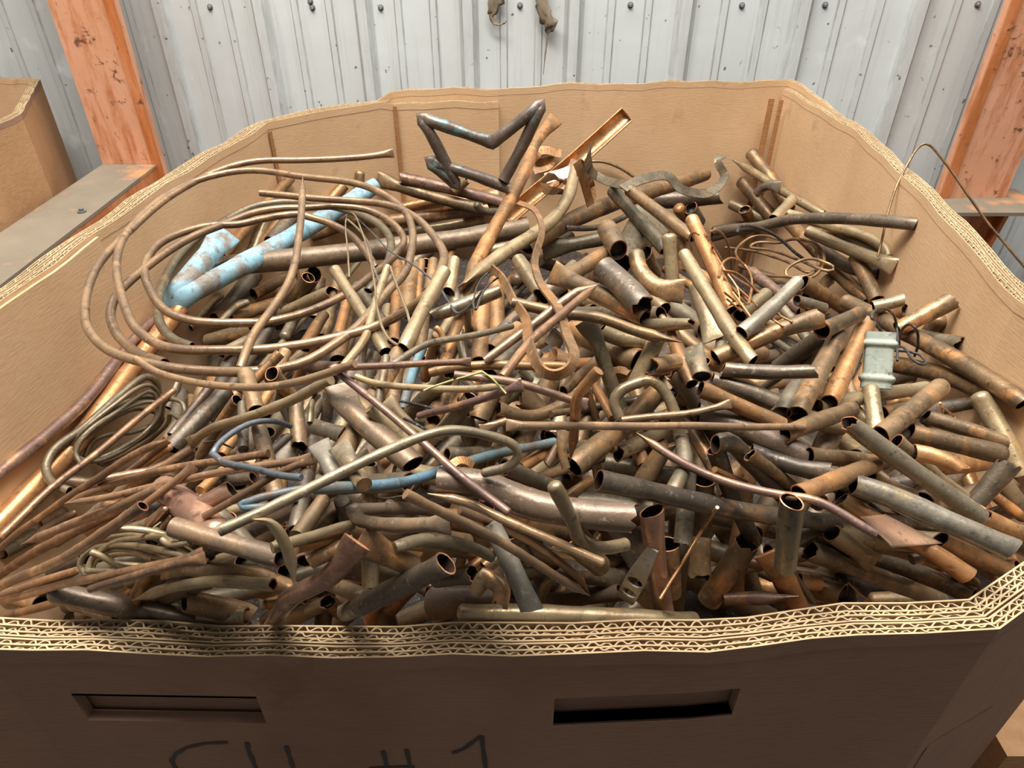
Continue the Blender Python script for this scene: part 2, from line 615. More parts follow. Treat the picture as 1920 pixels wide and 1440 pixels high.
# left column, standing at the wall; its ledge runs towards the camera
lc = empty('steel_column', (-1.158, 2.14, 0))
tag(lc, 'faded orange steel column with a rusty side at the left of the metal wall', 'column', 'orange steel columns')
m = MB(); m.box((-1.241, 2.10, 0), (-1.062, 2.125, 3.4)); m.build('front_plate', [M_SALMON], lc)
m = MB(); m.box((-1.088, 2.093, 0), (-1.062, 2.0999, 3.4)); m.build('edge_flange', [M_RUSTY], lc)
m = MB(); m.box((-1.16, 2.125, 0), (-1.14, 2.26, 3.4)); m.build('web', [M_RUSTY], lc)
lb = empty('steel_beam', (-1.158, 1.2, 0))
tag(lb, 'dusty orange steel beam running from the left column past the bin', 'beam')
zl = ZC - 0.6745
m = MB(); m.box((-1.241, 0.2, zl - 0.008), (-1.076, 2.098, zl)); m.build('top_plate', [M_DUST], lb)
m = MB(); m.box((-1.085, 0.2, zl - 0.17), (-1.077, 2.098, zl - 0.008)); m.build('side_web', [M_RUSTY], lb)
m = MB(); m.box((-1.240, 0.2, zl - 0.17), (-1.232, 2.098, zl - 0.008)); m.build('side_web', [M_RUSTY], lb)
for y in (0.32, 2.0):
    m = MB(); m.box((-1.232, y, 0), (-1.085, y + 0.06, zl - 0.17)); m.build('leg', [M_RUSTY], lb)
p = on_z(154, 398, zl)
m = MB()
for k, (r, h) in enumerate(((0.011, 0.0), (0.011, 0.004), (0.006, 0.004), (0.006, 0.010), (0.0, 0.011))):
    for q in range(8):
        t = 2 * math.pi * q / 8
        m.v.append((p[0] + r * math.cos(t), p[1] + r * math.sin(t), zl + h))
for k in range(4):
    for q in range(8):
        m.f.append((k * 8 + q, k * 8 + (q + 1) % 8, (k + 1) * 8 + (q + 1) % 8, (k + 1) * 8 + q)); m.i.append(0)
m.build('bolt', [M_WASH], lb)

rc = empty('steel_column', (1.346, 1.97, 0))
tag(rc, 'orange steel column with scorched foot at the right of the metal wall', 'column', 'orange steel columns')
zr = ZC - 0.7225
m = MB(); m.box((1.232, 1.945, zr), (1.425, 1.97, 3.4)); m.build('front_plate', [M_SALMON], rc)
m = MB(); m.box((1.232, 1.938, zr), (1.258, 1.9449, 3.4)); m.build('edge_flange', [M_RUSTY], rc)
m = MB(); m.box((1.32, 1.97, zr), (1.34, 2.08, 3.4)); m.build('web', [M_RUSTY], rc)
m = MB(); m.box((1.16, 1.832, zr - 0.010), (1.50, 2.02, zr)); m.build('foot_ledge', [M_DUST], rc)
m = MB()
for x0, x1 in ((1.285, 1.297), (1.385, 1.397)):
    n = len(m.v)
    m.v += [(x0, 1.86, zr - 0.010), (x0, 2.01, zr - 0.010), (x0, 2.01, 0), (x0, 1.95, 0), (x1, 1.86, zr - 0.010), (x1, 2.01, zr - 0.010), (x1, 2.01, 0), (x1, 1.95, 0)]
    for q in ((0, 1, 2, 3), (7, 6, 5, 4), (0, 3, 7, 4), (1, 5, 6, 2), (2, 6, 7, 3), (0, 4, 5, 1)):
        m.f.append(tuple(n + k for k in q)); m.i.append(0)
m.box((1.297, 1.9, 0), (1.385, 1.906, zr - 0.010))
m.build('pedestal', [M_RUSTY], rc)


# ---------------------------------------------------------------- the cardboard bin
BIN = empty('cardboard_bin', (0.05, 0.95, 0.12))
tag(BIN, 'big octagonal cardboard bin full of scrap copper pipe, marked in black on its front', 'bin')
TI, GAP, TO = 0.0115, 0.0024, 0.0074
zt = lambda p: RZ + rim_wave(p)
ztin = lambda p: RZ - 0.001 + rim_wave(p) * 0.9 - (0.010 if p[1] > 1.53 and -0.262 < p[0] < 0.02 else 0)
ztsl = lambda p: zt(p) + (0.013 * min(1.0, max(0.0, (p[1] - 1.42) / 0.16)) if p[0] > -0.262 else 0)
# the inner liner runs from its free edge on the back wall round the left, front and right to the far right corner
order = [15, 16, 17, 18, 19, 20, 21] + list(range(0, 14))
liner = resample(PLAN[order], 0.03, False)
loop = resample(PLAN, 0.03, True)
outer_in = offset(loop, TI + GAP, True)
front_out = offset(loop, TI + GAP + TO, True)
FRONT = front_out[(front_out[:, 1] < 0.62)]
FRONT = FRONT[np.argsort(FRONT[:, 0])]
sl = arclen(np.vstack([front_out, front_out[:1]]))


def hole(pts):
    q = [ray_face(x, y, FRONT) for x, y in pts]
    ss = []
    for w, p in q:
        d = np.linalg.norm(front_out - p, axis=1)
        i = int(np.argmin(d))
        j = (i + 1) % len(front_out)
        e = front_out[j] - front_out[i]
        ss.append(sl[i] + float((p - front_out[i]) @ e) / np.linalg.norm(e))
    zz = [w[2] for w, p in q]
    return (min(ss), max(ss), sum(zz[2:]) / 2, sum(zz[:2]) / 2)


HOLES = [hole([(150, 1301), (480, 1306), (488, 1356), (165, 1350)]), hole([(1040, 1312), (1375, 1290), (1372, 1340), (1045, 1362)])]
board('inner_liner', liner, TI, 0.13, ztin, [M_CARD, M_FLUTE, M_CARDOUT], BIN)
board('outer_sleeve', outer_in, TO, 0.12, ztsl, [M_CARD, M_FLUTE, M_CARDOUT], BIN, closed=True, holes=HOLES)
flutes('liner_cut_edge', liner, [(0.0, 0.0048, 0.0088), (0.0048, 0.0083, 0.0075), (0.0083, TI, 0.0095)], ztin, M_FLUTE, BIN, False, 3)
flutes('sleeve_cut_edge', outer_in, [(0.0002, 0.0040, 0.0085), (0.0040, TO, 0.0078)], ztsl, M_FLUTE, BIN, True, 5)
# overlapping flap on the left wall and the creased joint strips in the far right corner
fl = resample([rimpt(177, 437), rimpt(60, 517), rimpt(0, 560), (-0.583, 0.445)], 0.03, False)
fl = offset(fl, -0.0045)
board('overlap_flap', fl, 0.004, 0.13, lambda p: RZ - 0.004 + rim_wave(p), [M_CARD, M_FLUTE, M_CARD], BIN, cap=0.002)
M_CREASE = cardboard('creased_cardboard', (160, 110, 66), (140, 94, 54), 0.3)
for a, b, mt in (((497, 230), (503, 228), M_CREASE), ((734, 184), (741, 184), M_CREASE), ((1446, 170), (1457, 170), M_CREASE), ((1466, 172), (1474, 172), M_CREASE)):
    pa, pb = np.array(rimpt(*a)), np.array(rimpt(*b))
    q = offset(np.array([pb, pa])[::-1], -0.004) if False else np.array([pa, pb])
    c = np.array([0.1, 0.9])
    q = np.array([x + (c - x) / np.linalg.norm(c - x) * 0.004 for x in q])
    m = MB()
    e = (c - q[0]) / np.linalg.norm(c - q[0]) * 0.002
    lo, hi = 0.3, RZ - 0.016
    m.quad((*q[0], lo), (*q[1], lo), (*q[1], hi), (*q[0], hi)); m.quad((*(q[0] + e), lo), (*(q[0] + e), hi), (*(q[1] + e), hi), (*(q[1] + e), lo))
    m.quad((*q[0], lo), (*q[0], hi), (*(q[0] + e), hi), (*(q[0] + e), lo)); m.quad((*q[1], lo), (*(q[1] + e), lo), (*(q[1] + e), hi), (*q[1], hi)); m.quad((*q[0], hi), (*q[1], hi), (*(q[1] + e), hi), (*(q[0] + e), hi))
    m.build('fold_crease', [mt], BIN)
# marker writing on the front (CU # 1) and the pen line at its right
STROKES = [[(427, 1391), (385, 1393), (350, 1401), (330, 1413), (322, 1425), (330, 1440), (352, 1456), (392, 1470), (428, 1474)],
           [(463, 1391), (468, 1408), (476, 1430), (488, 1455), (510, 1474), (538, 1472), (553, 1450)], [(537, 1398), (543, 1418), (550, 1440), (557, 1480)],
           [(718, 1407), (724, 1430), (733, 1478)], [(762, 1404), (768, 1430), (778, 1478)], [(692, 1440), (740, 1437), (778, 1437)], [(696, 1466), (745, 1463), (786, 1462)],
           [(848, 1411), (868, 1404), (890, 1388), (903, 1379)], [(903, 1379), (906, 1405), (911, 1440), (918, 1482)]]


def ink(strokes, w, name):
    m = MB()
    for st in strokes:
        q = []
        for (x0, y0), (x1, y1) in zip(st[:-1], st[1:]):
            for k in range(4):
                q.append((x0 + (x1 - x0) * k / 4, y0 + (y1 - y0) * k / 4))
        q.append(st[-1])
        W3 = [ray_face(x, y, FRONT)[0] + np.array([0, -0.0006, 0]) for x, y in q]
        for i in range(len(W3)):
            t = W3[min(i + 1, len(W3) - 1)] - W3[max(i - 1, 0)]
            t /= np.linalg.norm(t)
            s = np.cross(t, [0, -1, 0]); s /= np.linalg.norm(s)
            ww = w * (0.85 + 0.15 * math.sin(i * 1.3))
            a, b = W3[i] - s * ww, W3[i] + s * ww
            m.v += [tuple(a), tuple(b)]
            if i:
                n = len(m.v)
                m.f.append((n - 4, n - 3, n - 1, n - 2)); m.i.append(0)
    return m.build(name, [M_INK], BIN)


for st in STROKES:
    ink([st], 0.0017, 'marker_stroke')
ink([[(1862, 1323), (1800, 1360), (1740, 1396), (1726, 1416), (1708, 1446)]], 0.0006, 'pen_line')
# pallet under the bin
PAL_ = empty('wooden_pallet', (0.05, 0.95, 0))
tag(PAL_, 'wooden pallet under the big cardboard bin', 'pallet')
M_WOOD = flat('grey_pallet_wood', (150, 120, 88), 0.85)
for k in range(6):
    m = MB(); m.box((-0.5, 0.36 + k * 0.21, 0.10), (0.6, 0.46 + k * 0.21, 0.119)); m.build('deck_board', [M_WOOD], PAL_)
for x in (-0.5, 0.01, 0.52):
    m = MB(); m.box((x, 0.36, 0.0), (x + 0.08, 1.51, 0.10)); m.build('stringer', [M_WOOD], PAL_)

# second bin beyond the beam on the left, and a carton on the floor at the lower right
LB = empty('cardboard_bin', (-1.75, 1.75, 0))
tag(LB, 'empty-looking cardboard bin beyond the dusty beam at the left edge', 'bin')
z2 = ZC - 0.466
pl2 = np.array([(-1.262, 1.2), (-1.257, 1.847), (-1.434, 2.254), (-1.62, 2.30), (-2.2, 2.33), (-2.35, 1.9), (-2.35, 1.25), (-2.1, 0.95), (-1.5, 0.95)])
pl2i = resample(offset(pl2, -0.020, True), 0.04, True)
z2f = lambda p: z2 + rim_wave(p)
board('inner_liner', pl2i, 0.010, 0.0, z2f, [M_CARD, M_FLUTE, M_CARD], LB, closed=True)
lo2 = offset(pl2i, 0.0122, True)
M_CARD2 = cardboard('worn_cardboard', (178, 136, 96), (160, 118, 80), 0.6)
board('outer_sleeve', lo2, 0.0074, 0.0, z2f, [M_CARD, M_FLUTE, M_CARD2], LB, closed=True)
flutes('liner_cut_edge', pl2i, [(0, 0.005, 0.009), (0.005, 0.010, 0.008)], z2f, M_FLUTE, LB, True, 8)
flutes('sleeve_cut_edge', lo2, [(0, 0.004, 0.009), (0.004, 0.0074, 0.008)], z2f, M_FLUTE, LB, True, 9)
CB = empty('cardboard_carton', (0.72, 0.45, 0))
tag(CB, 'closed cardboard carton on the floor at the lower right corner of the picture', 'box')
q = on_z(1889, 1418, 0.42)
m = MB(); m.box((q[0], q[1], 0), (q[0] + 0.35, q[1] + 0.22, 0.42)); m.build('body', [M_CARD2], CB)
m = MB(); m.box((q[0] + 0.15, q[1] - 0.001, 0.4205), (q[0] + 0.2, q[1] + 0.221, 0.4215)); m.build('tape', [M_CREASE], CB)


# ---------------------------------------------------------------- the scrap, piece by piece
# level, patina, half-width, ends, view, points | options      (half-widths in quarter picture points)
# ends: o open  j torn open  f pinched flat  p pinched edge-on  c closed round  x plain
SCRAP = '''
0 d 45 xx E 300,170 90,470
0 o 30 ox E 300,285 540,160
0 o 40 xx E 530,230 130,430
1 o 42 xj E 470,370 110,468
2 g 22 cx E 240,345 190,360 40,500
1 b 50 xx E 710,160 480,520
0 b 45 xx E 800,170 770,460
1 o 45 xx E 830,440 680,690
3 t 48 jx E 890,270 500,440 | label=tan pipe with a dark grease band, inside the coil's nearest loop;band=0.88
0 b 45 xx E 930,190 830,620
1 o 42 xx E 1000,340 940,600
2 t 45 cx E 915,100 1120,440 1290,720
1 g 42 xx E 1080,220 1290,520
2 t 32 xx E 1310,80 1200,400 1130,620 980,830
0 o 42 xx E 1380,60 1355,640
1 b 58 fx E 1480,40 1450,430
0 o 30 xx E 1560,40 1540,330
0 b 42 xx E 1650,40 1620,260
3 t 54 xo E 1740,110 1590,370 1425,690 | label=tan pipe flaring to an open mouth under the wire loop
1 u 36 xx E 1570,690 1500,870 1425,1150 | label=slim blue-painted pipe standing steeply in the middle of the heap
0 b 45 xx E 1590,400 1550,760
1 o 42 xx E 1690,590 1590,920
2 o 24 cx E 1672,540 1710,580 1730,650 | label=short pinkish tube end bent like a hook
1 o 42 xx E 1850,430 1735,810
0 g 40 xx E 1840,560 1900,820
2 g 46 xx E 1785,230 1840,430
2 t 46 xx E 1805,30 1765,270
4 g 52 ox E 1640,455 1900,360 2150,265
0 b 58 xx E -40,640 300,560
1 t 40 xx E 60,740 420,540
1 d 42 xx E 430,530 220,850 0,1240
2 b 60 xx E 240,880 320,1160
0 o 40 xx E 500,730 290,950
1 b 58 xx E 440,880 630,1110
3 b 58 xj E 620,1110 650,1430 | label=short brown pipe with a torn end pointing at the blue-grey loop
0 o 38 xx E 790,620 620,950
2 p 54 cx E 725,830 950,850
3 t 24 cx E 785,1040 740,1100 725,1250
2 g 58 cj E 750,1275 970,1340
4 B 88 fx E 950,960 1000,1120 1190,1310 1500,1560 | label=big flattened brown pipe with a spoon-like end;k=1
1 b 45 xx E 1080,1080 1310,1320
1 t 48 xx E 1170,1140 1450,1400 | label=tan pipe with a pale blue-green collar band;ring=0.55
3 t 40 fx E 1300,1075 1540,1320 1640,1380
4 k 11 xx E 1400,1090 1520,1110 1660,1150
4 k 12 xx E 1430,1220 1540,1270 1660,1335
2 T 62 jx E 1790,880 1470,1180
2 g 58 xx E 1890,1120 1700,1330
6 p 29 px Z 880,680 780,682 700,685 628,691 | n=plum;skip
6 p 29 fc Z 883,679 780,682 690,687 625,690 700,752 800,835 870,898 952,960 | label=long plum-brown tube folded into a V across the middle;corner=3
5 t 27 xf Z 668,706 700,717 775,727 880,729 978,719
6 p 30 cf Z 786,780 850,764 980,722
5 t 38 fx Z 355,832 400,803 475,778 550,750 620,712 | label=long olive-tan hose-like tube bowing below the coil
0 b 60 xx F 150,980 50,1230
0 o 40 xx A 1700,300 1180,880
0 t 45 cx A 1495,640 1400,900
0 o 42 xx A 1625,600 1480,840
0 d 55 xx A 1700,590 1550,780
4 u 76 fx A 1215,690 820,1210 1300,960 1920,620 2340,345 | label=thick blue verdigris pipe folded into a hairpin;corner=1;plane
2 B 76 ox Z 397,503 600,482 800,455 990,425 | label=long thick grey-tan pipe running under the coil
0 d 70 xx A 1420,1020 1180,1360
1 b 42 ox A 1420,1165 1720,1010
0 o 46 xx A 1570,1150 1120,1350
1 o 50 ox A 1235,1340 1600,1230
2 g 25 cx A 1375,1225 1290,1260 1160,1390
2 t 25 cx A 1180,1180 1110,1230 950,1420
0 b 60 xx A 1880,1020 1620,1330
2 p 44 xx Z 335,555 250,640 150,760 -20,905 | label=long plum-brown pipe lying against the left cardboard wall
3 O 76 xx Z 340,578 250,690 140,830 -30,1010 | label=longest bright copper pipe along the left side
7 V 44 xx B 1575,775 1290,670 985,575 1090,670 1185,750 1060,490 925,250 1180,330 1450,425 1620,300 1815,145 1690,420 1535,715 | stand=855:338;label=verdigris tube bent into an open star, standing up at the back;corner=2:4:6:8:10
6 o 50 fp Z 1042,222 1005,268 988,315 925,430 868,545 | label=tall tan copper pipe leaning up past the star-bent tube
6 t 50 xp Z 1082,312 1062,375 1025,420 950,472 865,537 | label=tan bent pipe meeting the leaning pipe at a pinched point
5 O 66 jx Z 1176,214 1080,300 990,375 950,410 | label=bright split copper channel jutting up at the back;split
2 b 44 fx Z 706,336 800,365 905,392
2 p 44 jx Z 752,332 850,355 945,382
2 b 38 jx B 1265,705 1160,790
0 o 42 xx B 760,930 1090,850
1 b 46 xx B 620,1030 1430,920
1 t 42 xx B 700,1130 1390,1000
3 g 28 cx B 1335,895 1380,940 1490,950
0 b 36 cx B 460,660 450,780
0 o 42 xx B 340,750 220,890
0 b 60 xx B 180,960 560,1010
0 o 46 xx B 100,1130 330,1050
1 b 40 ox B 200,970 420,1020
0 b 70 xx B 1200,900 1500,830
7 o 13 xx Z 972,380 1003,395 1016,432 1004,480 1003,500 1014,532 1047,578 1062,625 1076,665 1068,690 1040,703 1014,692 992,645 986,600 962,562 940,520 922,503 | ribbon=2.7;plane;name=copper_strip;label=flat copper strip hanging in a long narrow loop in mid heap
5 o 12 xx C 0,640 140,575 30,565 60,490 210,515 | ribbon=3;name=copper_strip
5 C 12 xx C 90,700 280,640 325,560 | ribbon=4;name=copper_strip
5 o 12 xx C 70,770 210,800 270,740 80,690 | ribbon=3.5;name=copper_strip
6 o 14 xx C 325,570 370,690 430,900 | ribbon=2.6;name=copper_strip
5 o 12 xx C 340,570 400,640 450,800 420,890 | ribbon=2;name=copper_strip
3 b 60 xc Z 985,462 1075,412 1165,378 1240,352 1322,326 | label=thick copper-brown pipe slanting up to the far right
1 P 66 xj C 840,860 1100,850 1390,835 | label=dark chocolate pipe with torn end under the wavy grey strip
6 g 12 xx C 425,465 408,560 440,650 560,720 720,750 | ribbon=3.2;name=metal_strip
6 g 12 xf C 670,775 800,712 1000,680 1100,770 1200,805 1320,805 1430,690 1385,570 1415,525 | ribbon=3.2;name=metal_strip;label=wavy grey metal strip with a curled-up end at the back
4 b 12 xx C 330,580 500,570 630,610 780,700 | name=copper_wire
4 g 50 cx C 600,790 790,1010 990,1240
4 b 48 cx C 725,780 950,960 1190,1150
1 o 46 cx C 1090,925 1190,1080
2 g 50 xx C 1180,920 1240,1030
4 O 56 cx Z 1297,412 1345,520 1372,582 | label=bright yellow-copper pipe beside the orange flat wires
5 t 55 co Z 1283,476 1325,545 1375,630 1410,680 | label=long tan pipe with an open mouth pointing down at the centre right
4 t 52 cx C 1022,1140 1045,1490
2 b 46 ox C 1115,1145 1100,1380
4 b 76 xo C 550,1070 640,1235 | label=wide brown pipe cut off slantwise, its dark oval mouth facing down
1 g 110 fx C 900,1000 620,1340
1 T 55 fx C 70,1240 530,1150
1 b 62 xx C 570,1240 180,1480
5 b 64 cf Z 1194,478 1202,508 1235,540 1282,546 | label=brown elbow pipe with a flattened foot, centre right
2 b 56 xx C 840,1260 910,1420
1 b 60 xx C 420,1470 560,1370
3 d 21 xx C 240,1070 480,1065 640,1010 730,955
3 t 32 px D 213,160 560,372 900,570 | label=pale olive tube slanting across the far right corner
2 t 38 xc D 630,560 880,640 1200,730 1350,815 1385,885 | label=pale olive tube curving down by the right wall
3 t 46 xf D 780,690 1000,790 1430,965 | label=olive tube ending in a torn flat tip by the right wall
5 d 42 xo D 80,700 240,680 430,655 640,605 900,595 1250,615 1592,645 | label=dark grey tube jutting out towards the right wall
2 P 52 xx D 60,720 270,670 400,665
1 b 48 cx D 360,110 530,340 640,540 | label=brown pipe leaning against the far right corner
3 b 48 cx D 285,325 530,610
4 d 32 xf D 385,415 480,350 570,365
4 t 40 xc D 525,605 660,455
1 t 40 xx D 205,490 510,630
2 o 40 xx D 305,530 370,660
1 b 50 xx D 640,640 900,900 1230,1215
2 b 56 xx D 1140,890 1295,1220
1 d 50 xo D 870,820 1100,960 1310,1010
1 g 40 xx D 1000,700 1340,870
0 b 40 xx D 860,740 1010,660
5 b 11 cx D 160,815 400,850 640,930 780,1005 850,980 880,870 810,780 660,755 570,780 350,800 500,835 700,905 900,985 980,980 940,940 790,900 640,960 612,1020 690,1040 830,1000 862,900 820,800 700,750 600,765 470,730 330,750 240,870 420,1010 620,1035 800,1040 890,960 900,880 840,790 720,740 | plane;name=copper_wire_bundle;label=tangled brown wire bundle near the right wall
6 k 12 cx D 250,700 262,660 400,665 560,745 680,850 765,915 | name=copper_wire
5 G 56 cx D 700,1080 500,1270 280,1450 | label=pale grey-green pipe slanting below the wire bundle
4 t 50 cx D 465,1165 270,1330
4 b 54 ox D 745,1080 900,1170 1100,1295
3 d 46 ox D 760,1180 910,1250
3 d 46 ox D 695,1215 900,1280
1 p 44 xx G 830,120 1220,410
4 b 66 cx H 585,95 790,195 1000,320 1400,540 1930,860 | label=longest brown pipe on the right, running out of the frame
4 t 50 xo H 790,145 1012,88
5 b 62 jx H 1375,100 970,310 | label=brown pipe with a torn end pointing up at the right wall
2 o 48 xo H 900,220 1030,170
2 b 58 cx H 1290,240 1190,350
3 g 58 xj H 1140,370 1455,420
3 b 66 xx H 910,570 1300,650 1670,785
6 k 10 xx H 860,335 780,230 790,180 860,150 940,200 968,320 970,545 | name=copper_wire;label=dark wire loop rising behind the grey cast fitting
6 k 10 xx H 985,440 990,340 1060,272 1115,320 1125,420 1100,510 | name=copper_wire
6 k 10 xx H 930,460 1010,440 1080,530 1180,572 1150,510 1060,480 940,468 | name=copper_wire
4 o 68 cx H 745,265 450,860
4 b 74 xo G 1480,600 1185,1190
3 g 64 xo G 1180,960 1070,1175
2 g 50 xx G 1400,630 1240,850
5 d 55 xj G 620,855 960,872 1290,862 | label=dark grey pipe lying level with a torn right end
3 d 66 xj G 1040,840 1385,585
4 b 60 jc G 1360,560 1640,435
4 b 66 oj G 565,765 800,670 1050,560 1350,470
4 t 66 cf G 430,240 490,430 570,625
1 g 72 xx G 260,390 480,550
4 t 48 xj G -20,515 200,515 390,510
6 b 42 xp F 640,345 1000,430 1300,470 1600,570 1905,640 | label=bent brown tube crossing the heap to the right of the strip loop
5 g 66 fo G 385,680 465,905 | label=grey-green pipe cut off short, open mouth towards the viewer, centre right
3 g 70 jx G 265,880 420,1100 640,1450
2 o 40 xx G 490,790 860,985
3 d 66 xo G 540,930 800,1010 1015,1100
4 o 62 ox G 450,1000 750,1130 1070,1270
3 t 54 oc H 370,895 800,800 1185,752
5 t 62 cx H 768,765 815,1090
4 b 64 cx G 1590,1150 1350,1240 1090,1340
7 W 27 xf G -140,1230 60,1205 400,1175 683,1110 | label=pale bright tube with a flared pinched right tip
7 W 30 fc F 595,1265 900,1275 1300,1275 1900,1275 2830,1285 | label=longest straight bronze tube lying level in mid heap
6 W 30 fx F 400,1300 595,1235
6 t 42 xf F 1440,1210 1400,1090 1460,1005 1570,955 1680,935 1790,1030 1850,1160 1903,1340 | label=tan tube bent double like a swan neck with a flared tip
3 P 96 xo O 600,60 1000,200 1400,395 | label=fat chocolate-brown pipe with rounded shoulder and open end
6 g 70 jx Z 1592,793 1720,885 1838,970 | label=long grey-olive pipe lying diagonally down the right side
5 b 72 cx H 1290,745 850,1115
5 b 72 xc H 1060,1080 1400,1160 1745,1245
4 b 56 xo H 1180,960 1500,1060 1780,1158
3 t 72 cx H 1590,820 1760,1100 1910,1400
2 o 50 cx H 940,860 1090,870
3 b 56 xx H 860,940 1000,900
4 t 52 ox Q 960,30 1250,280 1520,480
5 O 60 xj Q 1100,110 1300,155 1440,235
5 d 75 xj Q 1560,480 1800,210 | label=charcoal pipe stub leaning against the right wall
3 b 60 xx Q 310,130 560,155 870,195
5 o 70 xc Q 230,420 800,210 | label=glossy copper pipe end just behind the upright pipe
4 T 20 xx I 1190,710 1165,610 1080,588 900,730 620,975 420,1115 345,1240 360,1340 410,1395 520,1440 | r=30;label=olive tube hooked around the left olive bundle
4 T 17 cc I 560,1210 525,1140 600,1010 880,780 1090,650 1180,700 1165,900 1010,1080 760,1185 620,1210 545,1180 580,1060 850,830 1090,740 1220,800 1160,960 920,1100 700,1215 590,1190 610,1080 760,950 1000,830 1180,860 1220,900 1130,1010 880,1150 740,1230 860,1220 1100,1080 1260,930 1280,860 1360,900 1380,800 1320,755 1240,770 1200,900 1000,1000 820,1020 690,1080 640,1180 | plane;name=copper_tube_bundle;label=bundle of thin olive tubing by the left wall
6 R 27 cx I 1305,690 1000,930 700,1180 380,1430 0,1790 | label=brown tube rising from the left edge, topmost over the olive bundle
6 R 27 px J 1245,15 980,150 560,420 200,670 -40,860
5 p 26 fx J 1255,15 1140,120 820,380
5 R 38 ox J 735,320 900,295 1180,235 1450,90
4 o 26 cx I 1272,1120 1040,1275
6 R 28 xp Z 503,850 360,872 280,888 200,912 127,942 | label=reddish tube, upper one of the long pair left of the copper tee
6 R 28 pf Z 127,943 215,930 325,903 460,878 587,858 | label=reddish tube, lower one of the long pair left of the copper tee
6 R 28 fx Z 587,860 530,884 460,925 382,968 | label=reddish tube falling from the pinched tip towards the copper tee
7 R 30 fx J 1455,215 1270,360 1085,505 | label=short tube with a flared bright tip over the copper tee
7 R 40 ox J 1070,512 800,705 400,945 -40,1130 | label=brown tube with a small open mouth, rising from the left edge
6 R 36 xp J 1200,385 650,610 195,785
5 R 30 px J 200,780 380,660 560,560
5 R 38 xx J -40,1050 430,770 960,515
5 R 28 px J -40,1195 300,1085 610,985
7 R 32 xf J -40,1245 540,1090 1180,960 1525,872 | label=long brown tube from the left edge to a flared tip, upper of two
7 R 32 fx J 1540,905 1100,1010 680,1140
5 o 32 xx J -40,1360 440,1235
6 P 78 cx J 430,1160 1000,1285 1800,1450 | label=thick dark violet-grey pipe lying at the front left rim
5 t 25 xx J 840,705 1000,690 1250,735 1430,860 1560,930
6 t 24 xx J 640,1030 600,950 680,850 900,805 1200,845 1420,885 1300,800 1240,745 1000,760 850,790 700,900 660,1000 860,1010 | plane;name=copper_tube_bundle;label=small tangle of olive tubing near the front left rim
6 t 26 cx J 690,865 780,900 870,950 1070,965
4 t 24 xx J 780,880 1000,870 1150,915
6 t 24 cx J 1220,765 1270,800 1420,790
5 B 76 xo L -300,510 0,595 500,735 | label=thick brown pipe with an open end behind the tusk-shaped tube
6 t 46 pj Z 258,1122 325,1100 400,1091 512,1096 | label=grey-olive tube with a torn tip near the front left rim
4 b 60 fx L -380,820 0,845 350,890 690,1030
3 b 84 xj L -220,1060 280,1170
3 t 60 xx L -100,1190 250,1180
6 C 76 xf L 430,1260 570,1060 880,880 1075,620 | label=crumpled pinkish copper pipe rising from the front rim
5 b 84 fx L 1095,600 1280,700 1500,800
4 o 60 ox L 720,775 1060,620
7 t 45 pp L 295,460 420,480 530,620 590,790 612,935 | label=tan tube curved like a tusk
7 d 84 xo L 975,1170 1350,975 1745,780 | label=thick charcoal-brown pipe rising to an open end at the front
3 b 60 xx L 830,920 1190,1050
3 t 60 jx L 860,1080 560,1220
2 b 55 xx L 850,1060 970,1170
6 T 40 xc Z 410,995 520,945 620,897 720,848 800,815 855,806 925,820 968,842 960,870 908,887 | label=long olive hose-like tube ending in a hook, middle of the heap
4 U 32 xx K 880,940 520,1010 370,1065 420,1090 640,1070 780,1010 | label=pale blue tube folded back on itself left of centre
4 U 40 xx Z 585,917 690,912 760,902 830,882 930,852 1040,828 | label=long dull blue tube running under the olive hose
6 S 24 xx K 745,480 660,450 540,440 400,470 230,580 155,680 250,745 480,800 640,840 820,860 | label=blue-grey tube bent in a wide loop
2 d 46 xx K 1035,205 1010,430
4 G 62 fx K 945,600 1085,880
4 g 64 fx K 1095,615 1290,920
4 g 36 fx K 1340,680 1040,880
2 d 62 xo K 890,730 830,1000 775,1240
3 b 62 cx K 985,1030 790,1310
2 b 62 xx K 1080,1090 870,1290
2 d 56 xx K 1120,1040 1170,1230
2 b 60 cx K 500,490 600,830 640,1010
1 d 40 xx K 380,310 390,650
0 o 46 xx K 310,560 220,700
1 b 50 xx K 330,240 80,660
1 g 48 xx K 590,220 550,390
1 b 45 xx K 430,730 475,960
0 d 60 xx K 240,210 40,500
1 o 40 cx K 580,220 510,330
2 o 40 xx K 230,810 60,960
1 b 40 xx K 560,900 640,1000
6 B 74 xf L 1700,400 1400,375 1040,385 1110,470 1400,500 1780,475 | label=folded flat-sided brown pipe in front of the long blue tube;corner=2;r=52
5 t 42 xx L 440,665 620,615 1050,495
3 o 38 xx L 620,675 1010,580
5 T 46 xx L 1360,665 1550,608 1750,620 1950,675 2090,740
5 P 112 xj N 90,160 400,180 750,320 1100,395 1545,440 | label=fattest chocolate-brown pipe, slightly bent, in front of centre
4 g 76 xo N 1140,330 1690,370
8 W 36 pc N 10,260 300,330 560,450 1000,635 1315,775 | label=bright brown tube, upper of the crossing pair in front of the fat pipe
7 W 36 xp N -160,265 0,350 500,590 900,840 1205,1015 | label=bright brown tube, lower of the crossing pair in front of the fat pipe
6 W 34 px N 1205,990 1130,880 850,670 560,510 250,380
6 G 76 xo N 480,480 600,720 785,1135 | label=grey-green pipe with an orange-lipped open end at the front rim
7 t 54 cc N 955,210 1080,450 1180,645 1330,665 1490,640 | label=olive pipe bent like a knee in front of the fat pipe
6 t 68 cx N 270,1165 900,1165 1500,1185 2000,1215 | label=long tan pipe lying level along the front rim
3 P 112 jx N 10,1080 500,1060
